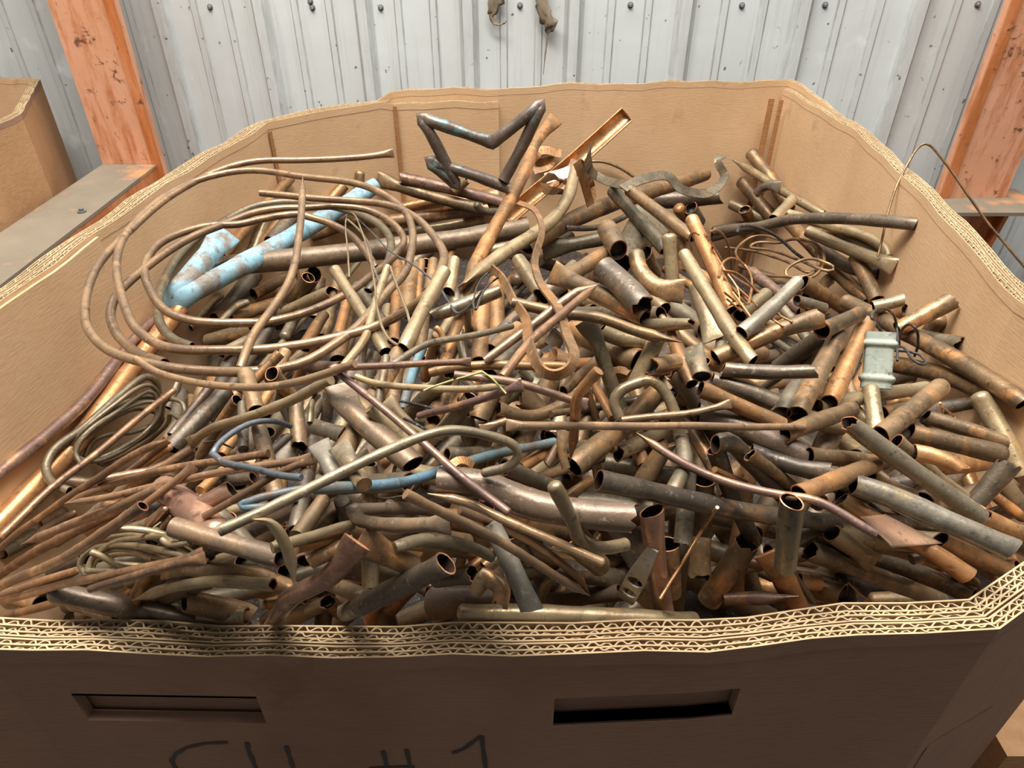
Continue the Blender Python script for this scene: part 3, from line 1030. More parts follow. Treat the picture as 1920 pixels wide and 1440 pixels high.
6 b 62 xj N 370,1000 440,885 560,970 555,1090
4 d 66 xj N 70,905 345,870
4 b 55 ox N 430,815 570,720
3 P 62 xx N 870,1080 1460,1000
4 t 40 xx N 850,1110 900,940 1020,850
3 d 60 xx N 640,560 760,760
7 G 26 xx N 1485,1060 1560,910 1700,670 | ribbon=3;face;name=metal_strip;label=grey-green strip with two punched holes at the front;holes
5 C 80 xx N 1695,395 1720,700 1775,1150
8 O 13 xx O 740,765 650,900 550,1060 310,1450 | name=copper_wire;label=bright copper wire crossing the front right pipes
4 g 62 ox N 585,65 760,135 930,205
4 W 36 ox N 900,45 1000,-120
5 b 80 xo M 1860,160 1640,400 1480,530 1260,705 | label=brown pipe with a soldered collar and open end, right of centre;ring=0.62
4 b 36 fx M 1190,430 1175,570 1205,710
6 o 40 xp M 1450,-20 1300,165 1275,340 1262,460 1235,635 | label=orange-copper tube with a kink dropping under the level bronze tube
5 d 72 xc O -150,560 300,650 900,790 1300,850 1635,892 | label=long charcoal-brown pipe in front of the fat chocolate pipe's end
2 o 46 xx M 1090,560 860,710
4 t 56 jx M 1590,600 1930,430
1 o 50 xx M 1690,460 1800,700
4 b 68 fx F 935,125 1250,270 1640,460
4 d 94 xj F 1320,90 1480,230 1620,385 | label=wide dark crushed pipe with a torn mouth beside the elbow pipe
3 t 56 xo F 1550,190 1785,400
2 t 58 xx F 690,30 850,270
3 g 78 ox F 860,305 1030,170 | label=wide pipe mouth facing the viewer behind the strip loop
6 W 34 xp F 440,790 760,545 1100,285 1280,215 | label=ridged tan tube, upper arm of the pointed pair in mid heap
6 R 34 px F 1278,222 1020,430 800,620 570,910 | label=ridged plum tube, lower arm of the pointed pair in mid heap
5 g 26 xc Z 735,684 765,664 800,646 880,630 960,612 | label=thin grey tube with a reddish tip, in mid heap
2 o 64 xx F 420,330 400,800
1 t 32 xx F 300,370 320,580
1 o 55 xx F 480,700 690,540
2 g 66 xx F 710,630 470,890
1 g 46 xx F 715,840 790,920
1 b 96 xx F 1120,560 1590,810
4 t 60 ox F 1300,560 1440,620 1660,650
2 g 60 xo F 945,670 992,575
5 T 56 fx F 1190,480 1280,640 1370,900 1450,1140 | label=flattened olive-grey tube slanting down the middle right
4 t 60 jx F 1730,620 1550,970
4 b 64 jx F 1685,830 1870,795
3 o 54 cx G 250,580 310,770 390,960
5 o 36 xo F 25,880 200,840 500,815 1050,830
5 p 32 xf F 205,890 700,960 1000,1050 1205,1110
8 Y 8 xx F -20,1010 100,962 420,868 | name=dry_grass_stem;label=dry yellow-green grass stem lying across the middle tubes
8 Y 8 xx F 420,870 500,930 595,1032 | name=dry_grass_stem;label=short bent end of the dry grass stem
4 b 48 jx F 530,1150 640,1190 780,1205 950,1150 1190,1000
3 b 72 jx F 720,1050 850,1160
2 b 78 xo F 480,1020 390,1220
3 g 58 xx F 330,1060 110,1340 | ring=0.3
4 b 26 xx F 930,1185 1100,1155
3 b 42 xx F 1030,1015 1290,775
3 o 36 xx F 1240,920 1400,1220
3 o 27 xx F 1195,980 1275,1230
5 p 33 px O 130,208 400,385 650,510 900,600 1200,672 1500,725 1930,965 | label=thin plum tube arcing behind the upright pipe
3 d 64 xx O 1020,1030 830,640 720,330
4 d 66 xx O 725,290 830,270 980,410 1240,680
4 b 46 jx O 985,368 1345,645
3 d 66 xj O 1000,345 1300,450 1555,505
3 g 58 xx O 460,190 490,440 390,660
3 b 72 jx O 355,295 160,600
2 g 66 xo O 525,490 475,1040
1 d 80 xx O 630,560 620,970
4 b 78 xj O 620,990 605,1285
5 b 88 jx O 965,1025 670,1460 | label=brown pipe with a torn top, left of the folded pipe at the front right
5 o 84 fx O 1130,1100 1250,1330 1350,1520 | label=orange-brown pipe with a folded-over top in front of the upright pipe
3 g 26 xx O 1260,1200 1460,1470
5 g 70 jx Q 310,855 700,995 1290,1225
5 t 68 xf Q 480,715 620,815 800,945
7 G 86 xo Q 640,345 900,430 1400,650 1825,840 | label=thickest pale grey pipe with an open end at the right rim;k=0.3
6 O 68 xo Q 550,465 900,680 1200,850 1495,1045 | label=glossy copper pipe under the copper sheet, open end at the right rim
3 b 62 xx Q 750,295 1070,440
3 o 70 xx Q 1290,770 1800,1000
5 o 64 jx Q 1605,600 1960,750
3 d 80 ox Q 1785,735 1960,830
4 d 66 xx Q 820,920 1200,1050 1535,1195
3 b 58 co Q 790,1220 1090,1215
6 p 50 xp Q -330,1215 0,1205 225,1192
2 g 68 xx Q 1740,320 1940,590
2 o 40 xx Q 1690,430 1910,600
1 b 80 xx O 1150,700 1000,960
1 d 80 xx O 1500,500 1900,640
1 b 90 xx Q 100,1050 560,1180
1 o 60 ox Q 230,1080 380,1090
1 b 80 xx L 1500,560 1900,640
1 b 80 xx N 560,360 1100,560
2 b 70 xx N 0,420 420,480
1 d 80 xx N 1000,820 1400,900
1 b 90 xx N 1050,560 1300,800
2 b 80 xx N 1810,640 1840,1000
1 d 60 xx K 60,1230 480,1420
1 b 60 xx K 120,1130 380,1360
2 T 60 xx K 190,1120 460,1390
1 d 50 xx J 1560,330 1900,300
1 d 60 xx J 1100,520 1400,640
1 R 40 xx J 1120,640 1240,540
1 b 50 xx J 280,660 480,560
1 T 60 xx J 0,870 250,740
1 d 60 xx J 400,1000 640,900
1 b 60 xx J 60,1180 300,1240
1 d 70 xx J 560,1240 900,1330
1 d 66 xx I 1700,700 1280,1130
2 T 30 xx I 1340,620 1260,820
1 b 44 xx I 1780,760 1500,1180
4 T 17 cc I 600,1230 570,1150 660,1010 900,830 1100,700 1160,720 1190,820 1120,980 960,1110 760,1210 640,1215 560,1150 640,1020 830,880 1060,780 1190,790 1200,860 1080,1010 900,1130 760,1190 | plane;name=copper_tube_bundle;label=loops of thin olive tubing lying inside the left olive bundle
5 t 20 cc J 760,760 900,730 1100,740 1250,790 1340,850 1230,900 1000,850 820,850 700,960 720,1020 900,1030 1000,1000 | plane;name=copper_tube_bundle;label=lower loops of the small olive tangle near the front left rim
5 O 9 xx Z 1330,435 1345,432 1362,450 1370,480 1372,505 | name=copper_strip
5 O 9 xx Z 1322,440 1350,482 1368,512 1425,548 | name=copper_strip
6 O 9 xx Z 1348,520 1356,492 1376,484 1402,504 1410,530 1404,570 | name=copper_strip;label=orange flat wire arched in a hoop beside the yellow-copper pipe
6 o 9 xx Z 1348,506 1382,513 1422,548 | name=copper_strip
5 O 8 xx Z 1336,468 1366,516 1404,566 | name=copper_strip
5 O 8 xx Z 1356,520 1400,572 | name=copper_strip
5 O 8 xx Z 1358,548 1405,588 | name=copper_strip
5 O 8 xx Z 1352,498 1382,540 1388,572 | name=copper_strip
5 O 8 xx Z 1362,560 1390,584 | name=copper_strip
5 O 8 xx Z 1374,548 1412,600 | name=copper_strip
5 O 8 xx Z 1384,540 1420,574 | name=copper_strip
4 O 8 xx Z 1444,582 1486,604 | name=copper_strip
4 O 8 xx Z 1436,592 1470,612 | name=copper_strip
5 O 8 xx Z 1298,470 1292,448 1300,436 1312,440 | name=copper_strip
'''

# ---------------------------------------------------------------- how the heap is piled up
ORG = dict(A=(120, 260), B=(560, 160), C=(1000, 160), D=(1320, 260), E=(400, 480), F=(800, 480), G=(1200, 480), H=(1440, 540), I=(0, 560),
           J=(0, 820), K=(360, 680), L=(400, 860), M=(760, 700), N=(800, 860), O=(1160, 760), Q=(1440, 820))
GS = 3.0
X0, Y0 = -150.0, -30.0
GW, GH = int(2220 / GS), int(1530 / GS)


def inside(x, y):
    r = np.zeros(x.shape, bool)
    n = len(PLAN)
    for i in range(n):
        (x1, y1), (x2, y2) = PLAN[i], PLAN[(i + 1) % n]
        c = ((y1 > y) != (y2 > y)) & (x < (x2 - x1) * (y - y1) / (y2 - y1 + 1e-12) + x1)
        r ^= c
    return r


def heap_z(x, y):
    dx, dy = x - 0.06, y - 0.75
    z = -0.185 - np.where(dx < 0, 0.42, 0.24) * dx * dx - np.where(dy > 0, 0.25, 0.12) * dy * dy
    return RZ + z - 0.075 * np.clip((0.62 - y) / 0.3, 0, 1)


gx, gy = np.meshgrid(X0 + (np.arange(GW) + 0.5) * GS, Y0 + (np.arange(GH) + 0.5) * GS)
DX = (gx - 960) / FPX
UU = (720 - gy) / FPX
DY, DZ = CP + SP * UU, -SP + CP * UU
ZB = np.full(gx.shape, 3.0)
open_ = np.ones(gx.shape, bool)
for zc in np.arange(0.2, 2.4, 0.006):
    px_, py_, pz_ = DX * zc, DY * zc, CAM[2] + DZ * zc
    hit = open_ & (pz_ < RZ) & (~inside(px_, py_) | (pz_ < heap_z(px_, py_))) & (py_ > 0.27)
    ZB[hit] = zc
    open_ &= ~hit
ID = np.full(gx.shape, -1)


def front_y(x):
    xs = np.array([-0.585] + [p[0] for p in PLAN[0:10]]); ys = np.array([0.44] + [p[1] for p in PLAN[0:10]])
    return np.interp(x, xs, ys)


def rim_py(x):
    return np.interp(x, [0, 300, 640, 960, 1310, 1580, 1815], [1160, 1165, 1170, 1171, 1157, 1133, 1128])


def smooth_path(pts, corners, step=5.0):
    """Catmull-Rom through the points, sharp at the listed corners; returns samples and the sample index of each corner"""
    pts = [np.array(p, float) for p in pts]
    n = len(pts)
    if n == 2:
        k = max(4, int(np.linalg.norm(pts[1] - pts[0]) / 14))
        return np.array([pts[0] + (pts[1] - pts[0]) * i / k for i in range(k + 1)]), []
    tan = []
    for i in range(n):
        a, b = pts[max(i - 1, 0)], pts[min(i + 1, n - 1)]
        tan.append((b - a) / 2)
    out, ci = [], []
    for i in range(n - 1):
        p, q = pts[i], pts[i + 1]
        L = np.linalg.norm(q - p)
        t0, t1 = tan[i], tan[i + 1]
        if i in corners or i == 0: t0 = (q - p)
        if i + 1 in corners or i + 1 == n - 1: t1 = (q - p)
        t0 = t0 / max(np.linalg.norm(t0), 1e-6) * L; t1 = t1 / max(np.linalg.norm(t1), 1e-6) * L
        k = max(3, int(L / step))
        if i in corners: ci.append(len(out))
        for j in range(k):
            s = j / k
            out.append((2 * s**3 - 3 * s * s + 1) * p + (s**3 - 2 * s * s + s) * t0 + (-2 * s**3 + 3 * s * s) * q + (s**3 - s * s) * t1)
    out.append(pts[-1])
    return np.array(out), ci


def look(Z, x, y):
    i = np.clip(((x - X0) / GS).astype(int), 0, GW - 1)
    j = np.clip(((y - Y0) / GS).astype(int), 0, GH - 1)
    return Z[j, i]


class Piece:
    pass


def parse(text):
    out = []
    for ln in text.strip().splitlines():
        body, _, op = ln.partition('|')
        t = body.split()
        if not t: continue
        o = {}
        for kv in op.strip().split(';'):
            k, _, v = kv.partition('=')
            if k: o[k.strip()] = v or True
        if 'skip' in o: continue
        p = Piece()
        p.lv, p.c, p.r, p.e, p.o = int(t[0]), t[1], float(t[2]) / 4.0, t[3], o
        if 'r' in o: p.r = float(o['r']) / 4.0
        q = [tuple(float(v) for v in s.split(',')) for s in t[5:]]
        if t[4] != 'Z':
            ox, oy = ORG[t[4]]
            q = [(ox + x / 4.0, oy + y / 4.0) for x, y in q]
        p.pts = q
        p.corners = set(int(v) for v in str(o['corner']).split(':')) if 'corner' in o else set()
        for i in range(1, len(q) - 1):
            a, b = np.subtract(q[i], q[i - 1]), np.subtract(q[i + 1], q[i])
            if p.r > 5 and 'ribbon' not in o and np.dot(a, b) / (np.linalg.norm(a) * np.linalg.norm(b) + 1e-9) < 0.1: p.corners.add(i)
        p.src = 'traced'
        out.append(p)
    return out


def settle(p, idx):
    """find how deep each point of a piece lies: it rests on what is already in the heap"""
    S2, ci = smooth_path(p.pts, p.corners)
    n = len(S2)
    x, y = S2[:, 0], S2[:, 1]
    T = np.gradient(S2, axis=0)
    T /= np.linalg.norm(T, axis=1)[:, None] + 1e-9
    nx, ny = -T[:, 1], T[:, 0]
    k = float(p.o.get('k', 0.6))
    zs = np.min([look(ZB, x + nx * p.r * f, y + ny * p.r * f) for f in (-0.6, 0, 0.6)], axis=0)
    rm = p.r * zs / FPX
    if 'ribbon' in p.o: rm = rm * 1.6
    need = 1.0 / np.maximum(zs - k * rm, 0.15)
    s = np.concatenate([[0], np.cumsum(np.linalg.norm(np.diff(S2, axis=0), axis=1))])
    L = s[-1]
    s = s / L
    if 'stand' in p.o:
        ax, ay = (float(v) for v in p.o['stand'].split(':'))
        z0 = float(look(ZB, np.array([ax]), np.array([ay]))[0])
        Yw = z0 * (CP + SP * (720 - ay) / FPX) - p.r * z0 / FPX
        Yw = min(Yw, float(((CP + SP * (720 - y) / FPX) / need).min()))
        w = (CP + SP * (720 - y) / FPX) / Yw
    elif 'abs' in p.o:
        w = np.full(n, 1.0 / float(p.o['abs']))
    elif 'child' in p.o:
        w = np.full(n, KEYS[p.o['child']])
    elif 'flat' in p.o:
        w = np.full(n, float(np.quantile(need, 0.9)))
    elif 'plane' in p.o or (len(p.pts) > 3 and p.r < 5):
        A = np.stack([np.ones(n), x - x.mean(), y - y.mean()], 1)
        c, *_ = np.linalg.lstsq(A, need, rcond=None)
        w = A @ c
        w = w + np.quantile(need - w, 0.88 if n > 60 else 0.95)
        if n > 60:
            w = np.maximum(w, np.convolve(np.pad(need, 12, mode='edge'), np.ones(25) / 25, 'valid'))
            w = np.convolve(np.pad(w, 10, mode='edge'), np.ones(21) / 21, 'valid')
    else:
        H_ = []
        for i in range(n):
            while len(H_) > 1 and (need[H_[-1]] - need[H_[-2]]) * (s[i] - s[H_[-2]]) <= (need[i] - need[H_[-2]]) * (s[H_[-1]] - s[H_[-2]]): H_.pop()
            H_.append(i)
        a, b = H_[0], H_[-1]
        for u, v in zip(H_[:-1], H_[1:]):
            if s[u] <= 0.5 <= s[v]: a, b = u, v
        sl_ = (need[b] - need[a]) / max(s[b] - s[a], 1e-6)
        mid = need[a] + sl_ * (0.5 - s[a])
        lim = mid * L / FPX * 1.1                 # no steeper than it could lean
        s1 = max(-lim, min(lim, sl_))
        o0, o1 = p.e[0] in 'oj', p.e[1] in 'oj'
        if o0 != o1 and p.src == 'traced':        # an open mouth that shows is tipped towards the viewer
            up = mid * min(L, 260) / FPX * float(p.o.get('tip', 0.22))
            s1 = max(s1, up) if o1 else min(s1, -up)
        w = s1 * (s - 0.5)
        w = w + (np.quantile(need - w, 0.97) if s1 != sl_ else mid)
    Z = 1.0 / w
    for it in range(60):
        Y_ = Z * (CP + SP * (720 - y) / FPX)
        z_ = CAM[2] + Z * (-SP + CP * (720 - y) / FPX)
        rr = p.r * Z / FPX
        bad = (Y_ < front_y(Z * (x - 960) / FPX) + rr + 0.001) & ((z_ < RZ + rr * 1.02) | (y > rim_py(x) - 1.3 * p.r))
        if not bad.any() or 'abs' in p.o: break
        if len(p.pts) == 2:
            j = np.where(bad)[0].mean() / n
            f = np.interp(s, [0, 1], [1, 0]) if j < 0.5 else np.interp(s, [0, 1], [0, 1])
            Z = Z * (1 + 0.008 * f)
        else:
            Z[bad] *= 1.006
    Y_ = Z * (CP + SP * (720 - y) / FPX)
    z_ = CAM[2] + Z * (-SP + CP * (720 - y) / FPX)
    rr = p.r * Z / FPX
    bad = (Y_ < front_y(Z * (x - 960) / FPX) + rr * 0.9) & ((z_ < RZ + rr * 0.9) | (y > rim_py(x) - 1.3 * p.r))
    if bad.any() and not bad.all() and 'abs' not in p.o:      # cut off what would reach through the front wall
        good = np.where(~bad)[0]
        a, b = good[0], good[-1] + 1
        if b - a >= 4:
            S2, x, y, Z, s = S2[a:b], x[a:b], y[a:b], Z[a:b], s[a:b]
            ci = [c - a for c in ci if a <= c < b]
            n = b - a
    if len(p.pts) > 2 and n > 8: Z = np.convolve(np.pad(Z, 3, mode='edge'), np.ones(7) / 7, 'valid')
    P = np.stack([Z * (x - 960) / FPX, Z * (CP + SP * (720 - y) / FPX), CAM[2] + Z * (-SP + CP * (720 - y) / FPX)], 1)
    p.P, p.ci, p.S2 = P, ci, S2
    p.rm = p.r * float(np.median(Z)) / FPX
    p.Z = Z
    if 'key' in p.o: KEYS[p.o['key']] = 1.0 / float(np.median(Z))
    # draw it into the depth map
    dens = max(1, int(np.linalg.norm(np.diff(S2, axis=0), axis=1).max() / GS) + 1)
    rg = p.r / GS
    if 'ribbon' in p.o: rg *= 1.5
    R = int(rg) + 1
    oy, ox = np.mgrid[-R:R + 1, -R:R + 1]
    d2 = ox**2 + oy**2
    m = d2 <= max(rg, 0.5) ** 2
    ox, oy = ox[m], oy[m]
    bul = np.sqrt(np.maximum(0, 1 - d2[m] / max(rg * rg, 0.25)))
    for i in range(n - 1):
        for f in np.arange(dens) / dens:
            cx, cy = S2[i] + (S2[i + 1] - S2[i]) * f
            zz = Z[i] + (Z[i + 1] - Z[i]) * f
            ii = int((cx - X0) / GS) + ox; jj = int((cy - Y0) / GS) + oy
            ok = (ii >= 0) & (ii < GW) & (jj >= 0) & (jj < GH)
            ii, jj = ii[ok], jj[ok]
            v = zz - bul[ok] * p.r * zz / FPX
            cl = v < ZB[jj, ii]
            ZB[jj[cl], ii[cl]] = v[cl]
            ID[jj[cl], ii[cl]] = idx


KEYS = {}
SCRAP += '''
4 C 110 cc J 1235,390 1640,725 | k=0;key=tee;name=tee
5 C 72 xo J 1440,545 1740,395 | child=tee;part=tee
7 g 86 xo Z 1472,1062 1483,940 | stand=1472:1062;label=short pipe standing upright with its round mouth open to the top
6 b 9 cc Z 1646,480 1656,440 1664,402 1680,352 1704,303 1722,277 1736,270 1752,280 1790,330 1850,415 1925,505 | abs=1.085;name=copper_wire;label=thin wire hooked over the right rim of the bin
6 G 104 xx Z 1652,624 1642,728 | fitting;flat;k=0.5;name=cast_fitting;label=grey-green cast fitting with two raised ridges on the right of the heap
7 W 30 fx Z 738,287 690,294 650,297 560,300 480,303 420,316 360,343 300,383 240,435 190,490 165,540 158,580 165,615 195,650 240,672 320,690 400,696 500,694 575,678 650,630 675,607 725,548 760,512 770,480 773,435 760,397 720,365 660,343 560,330 470,320 395,330 332,355 270,400 232,445 220,487 222,535 240,590 258,618 300,647 350,657 420,657 500,654 625,634 725,604 800,553 825,512 832,480 817,447 785,412 735,387 672,377 575,371 488,362 | plane;name=copper_tube_coil;label=large loose coil of tan copper tube on the left, its wide outer loops
7 W 29 xx Z 705,503 685,472 660,442 622,420 575,406 557,402 495,410 445,420 395,422 345,435 300,457 276,485 270,510 280,542 305,577 345,597 395,605 470,606 505,604 575,585 650,550 700,515 728,492 750,465 757,450 745,428 720,407 685,392 635,387 575,390 520,391 470,400 420,420 357,447 295,485 245,525 217,557 208,590 217,622 237,647 262,665 310,680 | plane;name=copper_tube_coil;label=inner loops of bright tan tube lying inside the large coil
5 T 29 xx Z 690,545 722,505 733,472 732,447 715,425 680,405 630,388 570,380 520,380 470,390 410,420 370,445 332,485 306,530 296,565 300,605 325,635 360,650 | plane;name=copper_tube_coil;label=dull olive-tan loop of tube lowest under the large coil
6 W 29 xx Z 255,672 300,700 375,718 475,727 550,717 625,697 665,682 | name=copper_tube;label=lowest tan tube curve in front of the large coil
8 W 30 px Z 568,336 562,435 555,485 540,530 510,580 475,630 450,690 | label=pointed tan tube standing up through the large coil
6 t 9 xx Z 655,520 652,470 648,420 655,400 664,402 675,425 690,470 702,530 708,580 722,625 742,645 768,652 778,640 772,615 758,570 740,525 732,500 | plane;name=copper_wire;label=thin wire loop hanging in front of the right side of the coil
5 S 8 xx Z 665,405 700,438 730,470 780,500 820,535 845,572 858,588 875,580 890,565 905,545 | plane;name=copper_wire
5 g 9 xx Z 652,412 672,430 690,455 700,500 712,530 | name=copper_wire
7 k 8 xx Z 925,505 905,520 892,545 890,580 900,560 915,535 935,520 | name=copper_wire
3 d 8 xx K 90,600 180,590 260,620 310,640 | name=copper_wire
3 g 8 xx K 1340,1000 1420,1020 1580,1000 | name=copper_wire
3 O 8 xx H 1260,880 1330,910 1400,970 1440,1030 | name=copper_wire
3 O 8 xx H 1290,860 1310,920 1300,980 | name=copper_wire
4 O 8 xx Q 600,1090 680,1170 780,1240 | name=copper_wire
4 O 24 xx O 720,480 950,580 | name=copper_strip
4 o 11 xx F 940,800 960,730 1000,710 1030,730 1035,800 | ribbon=4;name=copper_strip
3 o 11 xx F 1390,870 1450,858 1520,880 | ribbon=3;name=copper_strip
3 o 11 xx F 1390,880 1420,950 1460,980 | ribbon=2;name=copper_strip
4 o 18 xx M 350,690 400,660 460,665 500,700 | ribbon=2;name=copper_strip
3 C 24 cx J 1285,590 1220,670 
3 C 24 cx J 1240,535 1120,670
4 o 30 xx J 800,500 960,510
'''
PIECES = parse(SCRAP)

# deep pipes glimpsed in the gaps
FILL = []
fr = random.Random(5)
tries = 0
while len(FILL) < 420:
    px = fr.uniform(30, 1890); py = fr.uniform(330, 1110)
    zb = float(look(ZB, np.array([px]), np.array([py]))[0])
    P3 = CAM + ray(px, py) * zb
    if abs(P3[2] - heap_z(P3[0], P3[1])) > 0.02 or P3[1] < 0.31: continue
    p = Piece()
    p.lv, p.o, p.corners, p.src = -1, {'k': 0.3}, set(), 'fill'
    rw = fr.choice([0.006, 0.008, 0.0095, 0.011, 0.011, 0.013])
    p.r = rw * FPX / zb
    ln = fr.uniform(0.10, 0.24) * FPX / zb
    if px < 880 and py < 900: ang = math.radians(fr.gauss(112, 14))
    elif px < 500: ang = math.radians(fr.gauss(150, 16))
    else: ang = math.radians(fr.uniform(0, 180))
    dx, dy = math.cos(ang) * ln / 2, math.sin(ang) * ln / 2 * 0.8
    p.pts = [(px - dx, py - dy), (px + dx, py + dy)]
    p.c = fr.choice('bbboottgggdddTBP')
    p.e = fr.choice(['ox', 'xo', 'xx', 'jx', 'xc', 'xf'])
    q0, q1 = (look(ZB, np.array([a]), np.array([b]))[0] for a, b in p.pts)
    if max(abs(q0 - zb), abs(q1 - zb)) > 0.25: continue
    FILL.append(p)
ALL = FILL + PIECES
ALL.sort(key=lambda p: p.lv)
for i, p in enumerate(ALL):
    settle(p, i)
cnt = np.bincount(ID[(gx > 0) & (gx < 1920) & (gy > 0) & (gy < 1440) & (ID >= 0)], minlength=len(ALL))
for i, p in enumerate(ALL):
    p.vis = int(cnt[i])
    sel = ID == i
    sel &= (gx > 0) & (gx < 1920) & (gy > 0) & (gy < 1170)
    p.cen = (float(gx[sel].mean()), float(gy[sel].mean())) if sel.any() else tuple(np.mean(p.pts, axis=0))
ALL = [p for p in ALL if (p.src == 'traced' and (p.vis > 2 or 'key' in p.o or 'child' in p.o)) or p.vis > 12]


# ---------------------------------------------------------------- tubes, strips and their ends
def frames(P, eye):
    T = np.gradient(P, axis=0)
    T /= np.linalg.norm(T, axis=1)[:, None] + 1e-12
    V = eye - P
    V /= np.linalg.norm(V, axis=1)[:, None]
    A = np.cross(T, V)
    n = np.linalg.norm(A, axis=1)
    A[n < 0.15] += np.array([0.3, 0, 0.1])
    A -= (A * T).sum(1)[:, None] * T
    A /= np.linalg.norm(A, axis=1)[:, None] + 1e-12
    B = np.cross(A, T)
    return T, A, B


def tube(name, P, r, ends, mats, ci=(), parent=None, seed=0, section=None, scales=None, dents=0.05, nseg=14):
    """sweep a round (or given) section along P; both ends are shaped as asked"""
    rd = random.Random(seed)
    # even samples, denser at the ends
    s = np.concatenate([[0], np.cumsum(np.linalg.norm(np.diff(P, axis=0), axis=1))])
    L = s[-1]
    if section is None and not ci:
        ks = [0, 0.35 * r, 0.9 * r, 1.7 * r, 2.8 * r]
        ks = [k for k in ks if k < L * 0.45]
        midn = np.arange(0, L, max(r * (1.3 if len(P) < 14 or r > 0.008 else 1.0), L / 220))
        ss = sorted(set([round(v, 6) for v in ks + [L - k for k in ks] + [m for m in midn if 3 * r < m < L - 3 * r]]))
        P = np.stack([np.interp(ss, s, P[:, k]) for k in range(3)], 1)
        s = np.array(ss)
        ci = ()
    n = len(P)
    T, A, B = frames(P, CAM)
    sa, sb = np.ones(n), np.ones(n)
    da, db = np.zeros(n), np.zeros(n)
    ph = [rd.uniform(0, 7) for _ in range(6)]
    if scales is None and section is None:
        for i in range(n):
            q = s[i] / max(r, 1e-4)
            sa[i] *= 1 + dents * (math.sin(q * 0.55 + ph[0]) + 0.6 * math.sin(q * 1.3 + ph[1]))
            sb[i] *= 1 + dents * (math.sin(q * 0.5 + ph[2]) + 0.6 * math.sin(q * 1.1 + ph[3]))
            da[i] = 0.10 * r * math.sin(q * 0.17 + ph[4]) * min(1, L / r / 14)
        for c in ci:
            for i in range(n):
                d = abs(s[i] - s[c]) / r
                if d < 2.2:
                    f = (1 - d / 2.2) ** 1.5
                    sb[i] *= 1 - 0.55 * f; sa[i] *= 1 + 0.22 * f
    if scales is not None:
        sa, sb = scales(s / L)
    for e, at in ((ends[0], 0), (ends[1], n - 1)):
        dd = np.abs(s - s[at]) / r
        if e == 'f':
            f = np.clip(1 - dd / 3.6, 0, 1) ** 0.8
            sa = sa * (1 + 0.45 * f); sb = sb * (1 - 0.86 * f)
        elif e == 'p':
            f = np.clip(1 - dd / 4.6, 0, 1) ** 0.8
            sa = sa * (1 - 0.86 * f); sb = sb * (1 + 0.38 * f)
        elif e == 'j':
            f = np.clip(1 - dd / 2.5, 0, 1)
            g = rd.uniform(-0.3, 0.35)
            sa = sa * (1 + g * f * 0.6); sb = sb * (1 - g * f)
        elif e == 'o':
            f = np.clip(1 - dd / 1.6, 0, 1)
            g = rd.uniform(-0.14, 0.2)
            sa = sa * (1 + 0.5 * g * f); sb = sb * (1 - g * f)
    if section is None:
        sec = [(math.cos(2 * math.pi * k / nseg), math.sin(2 * math.pi * k / nseg)) for k in range(nseg)]
    else:
        sec = section
    m = len(sec)
    V, F, I = [], [], []
    C = P + A * da[:, None] + B * db[:, None]

    def ring(i, k, shift=0.0, jag=None):
        base = len(V)
        for q, (u, v) in enumerate(sec):
            pt = C[i] + A[i] * (u * r * sa[i] * k) + B[i] * (v * r * sb[i] * k) + T[i] * (shift + (jag[q] if jag else 0.0))
            V.append(pt)
        return base

    def join(a, b, mi, rev=False):
        for q in range(m):
            q2 = (q + 1) % m
            f = (a + q, a + q2, b + q2, b + q)
            F.append(f[::-1] if rev else f); I.append(mi)

    def cap(a, c, mi, rev=False):
        V.append(c); k = len(V) - 1
        for q in range(m):
            f = (a + q, a + (q + 1) % m, k)
            F.append(f if rev else f[::-1]); I.append(mi)
    wall = max(0.0008, min(0.0016, r * 0.11)) / r
    jag = {}
    for e, at, sg in ((ends[0], 0, -1), (ends[1], n - 1, 1)):
        if e in 'jo' and section is None:
            am = 0.42 if e == 'j' else 0.06
            jj, v = [], rd.uniform(-1, 1)
            for q in range(m):
                v = 0.45 * v + 0.75 * rd.uniform(-1, 1)
                jj.append(sg * r * am * v)
            sk = rd.uniform(-0.35, 0.35) * r
            jag[at] = [j + sk * sec[q][0] for q, j in enumerate(jj)]
    prev = None
    first = last = None
    for i in range(n):
        b = ring(i, 1.0, 0.0, jag.get(i))
        if prev is not None: join(prev, b, 0)
        else: first = b
        prev = b
    last = prev
    for e, at, sg, rb in ((ends[0], 0, -1, first), (ends[1], n - 1, 1, last)):
        rev = sg > 0
        if e in 'jo' and section is None:
            a = ring(at, 1.0, 0.0, jag.get(at)); b = ring(at, 1 - wall, 0.0, jag.get(at))
            join(a, b, 1, not rev)
            c = ring(at, 1 - wall, 0.0, jag.get(at))
            depth = min(7 * r, L * 0.6)
            j = at
            pr = c
            for st in (1.2, 3.0, 6.5):
                jx = int(np.argmin(np.abs(np.abs(s - s[at]) - st * r)))
                if jx == j or abs(s[jx] - s[at]) > depth: break
                d = ring(jx, 1 - wall)
                join(pr, d, 2, not rev)
                pr, j = d, jx
            if pr == c:
                d = ring(at, 1 - wall, -sg * min(2 * r, L * 0.4)); join(pr, d, 2, not rev); pr = d
            cap(pr, np.mean([V[k] for k in range(pr, pr + m)], axis=0), 2, rev)
        elif e == 'c' and section is None:
            pr = rb
            for k, sh in ((0.93, 0.22), (0.72, 0.45), (0.4, 0.58)):
                b = ring(at, k, sg * sh * r); join(pr, b, 0, not rev); pr = b
            cap(pr, C[at] + T[at] * sg * 0.62 * r, 0, rev)
        else:
            a = ring(at, 1.0, 0.0, jag.get(at))
            cap(a, C[at] + T[at] * (sg * 0.02 * r), 1 if e in 'fp' else 0, rev)
    org = np.array(V).mean(axis=0)
    o = mesh(name, V, F, mats, parent, I, m > 16 or section is None, org)
    return o


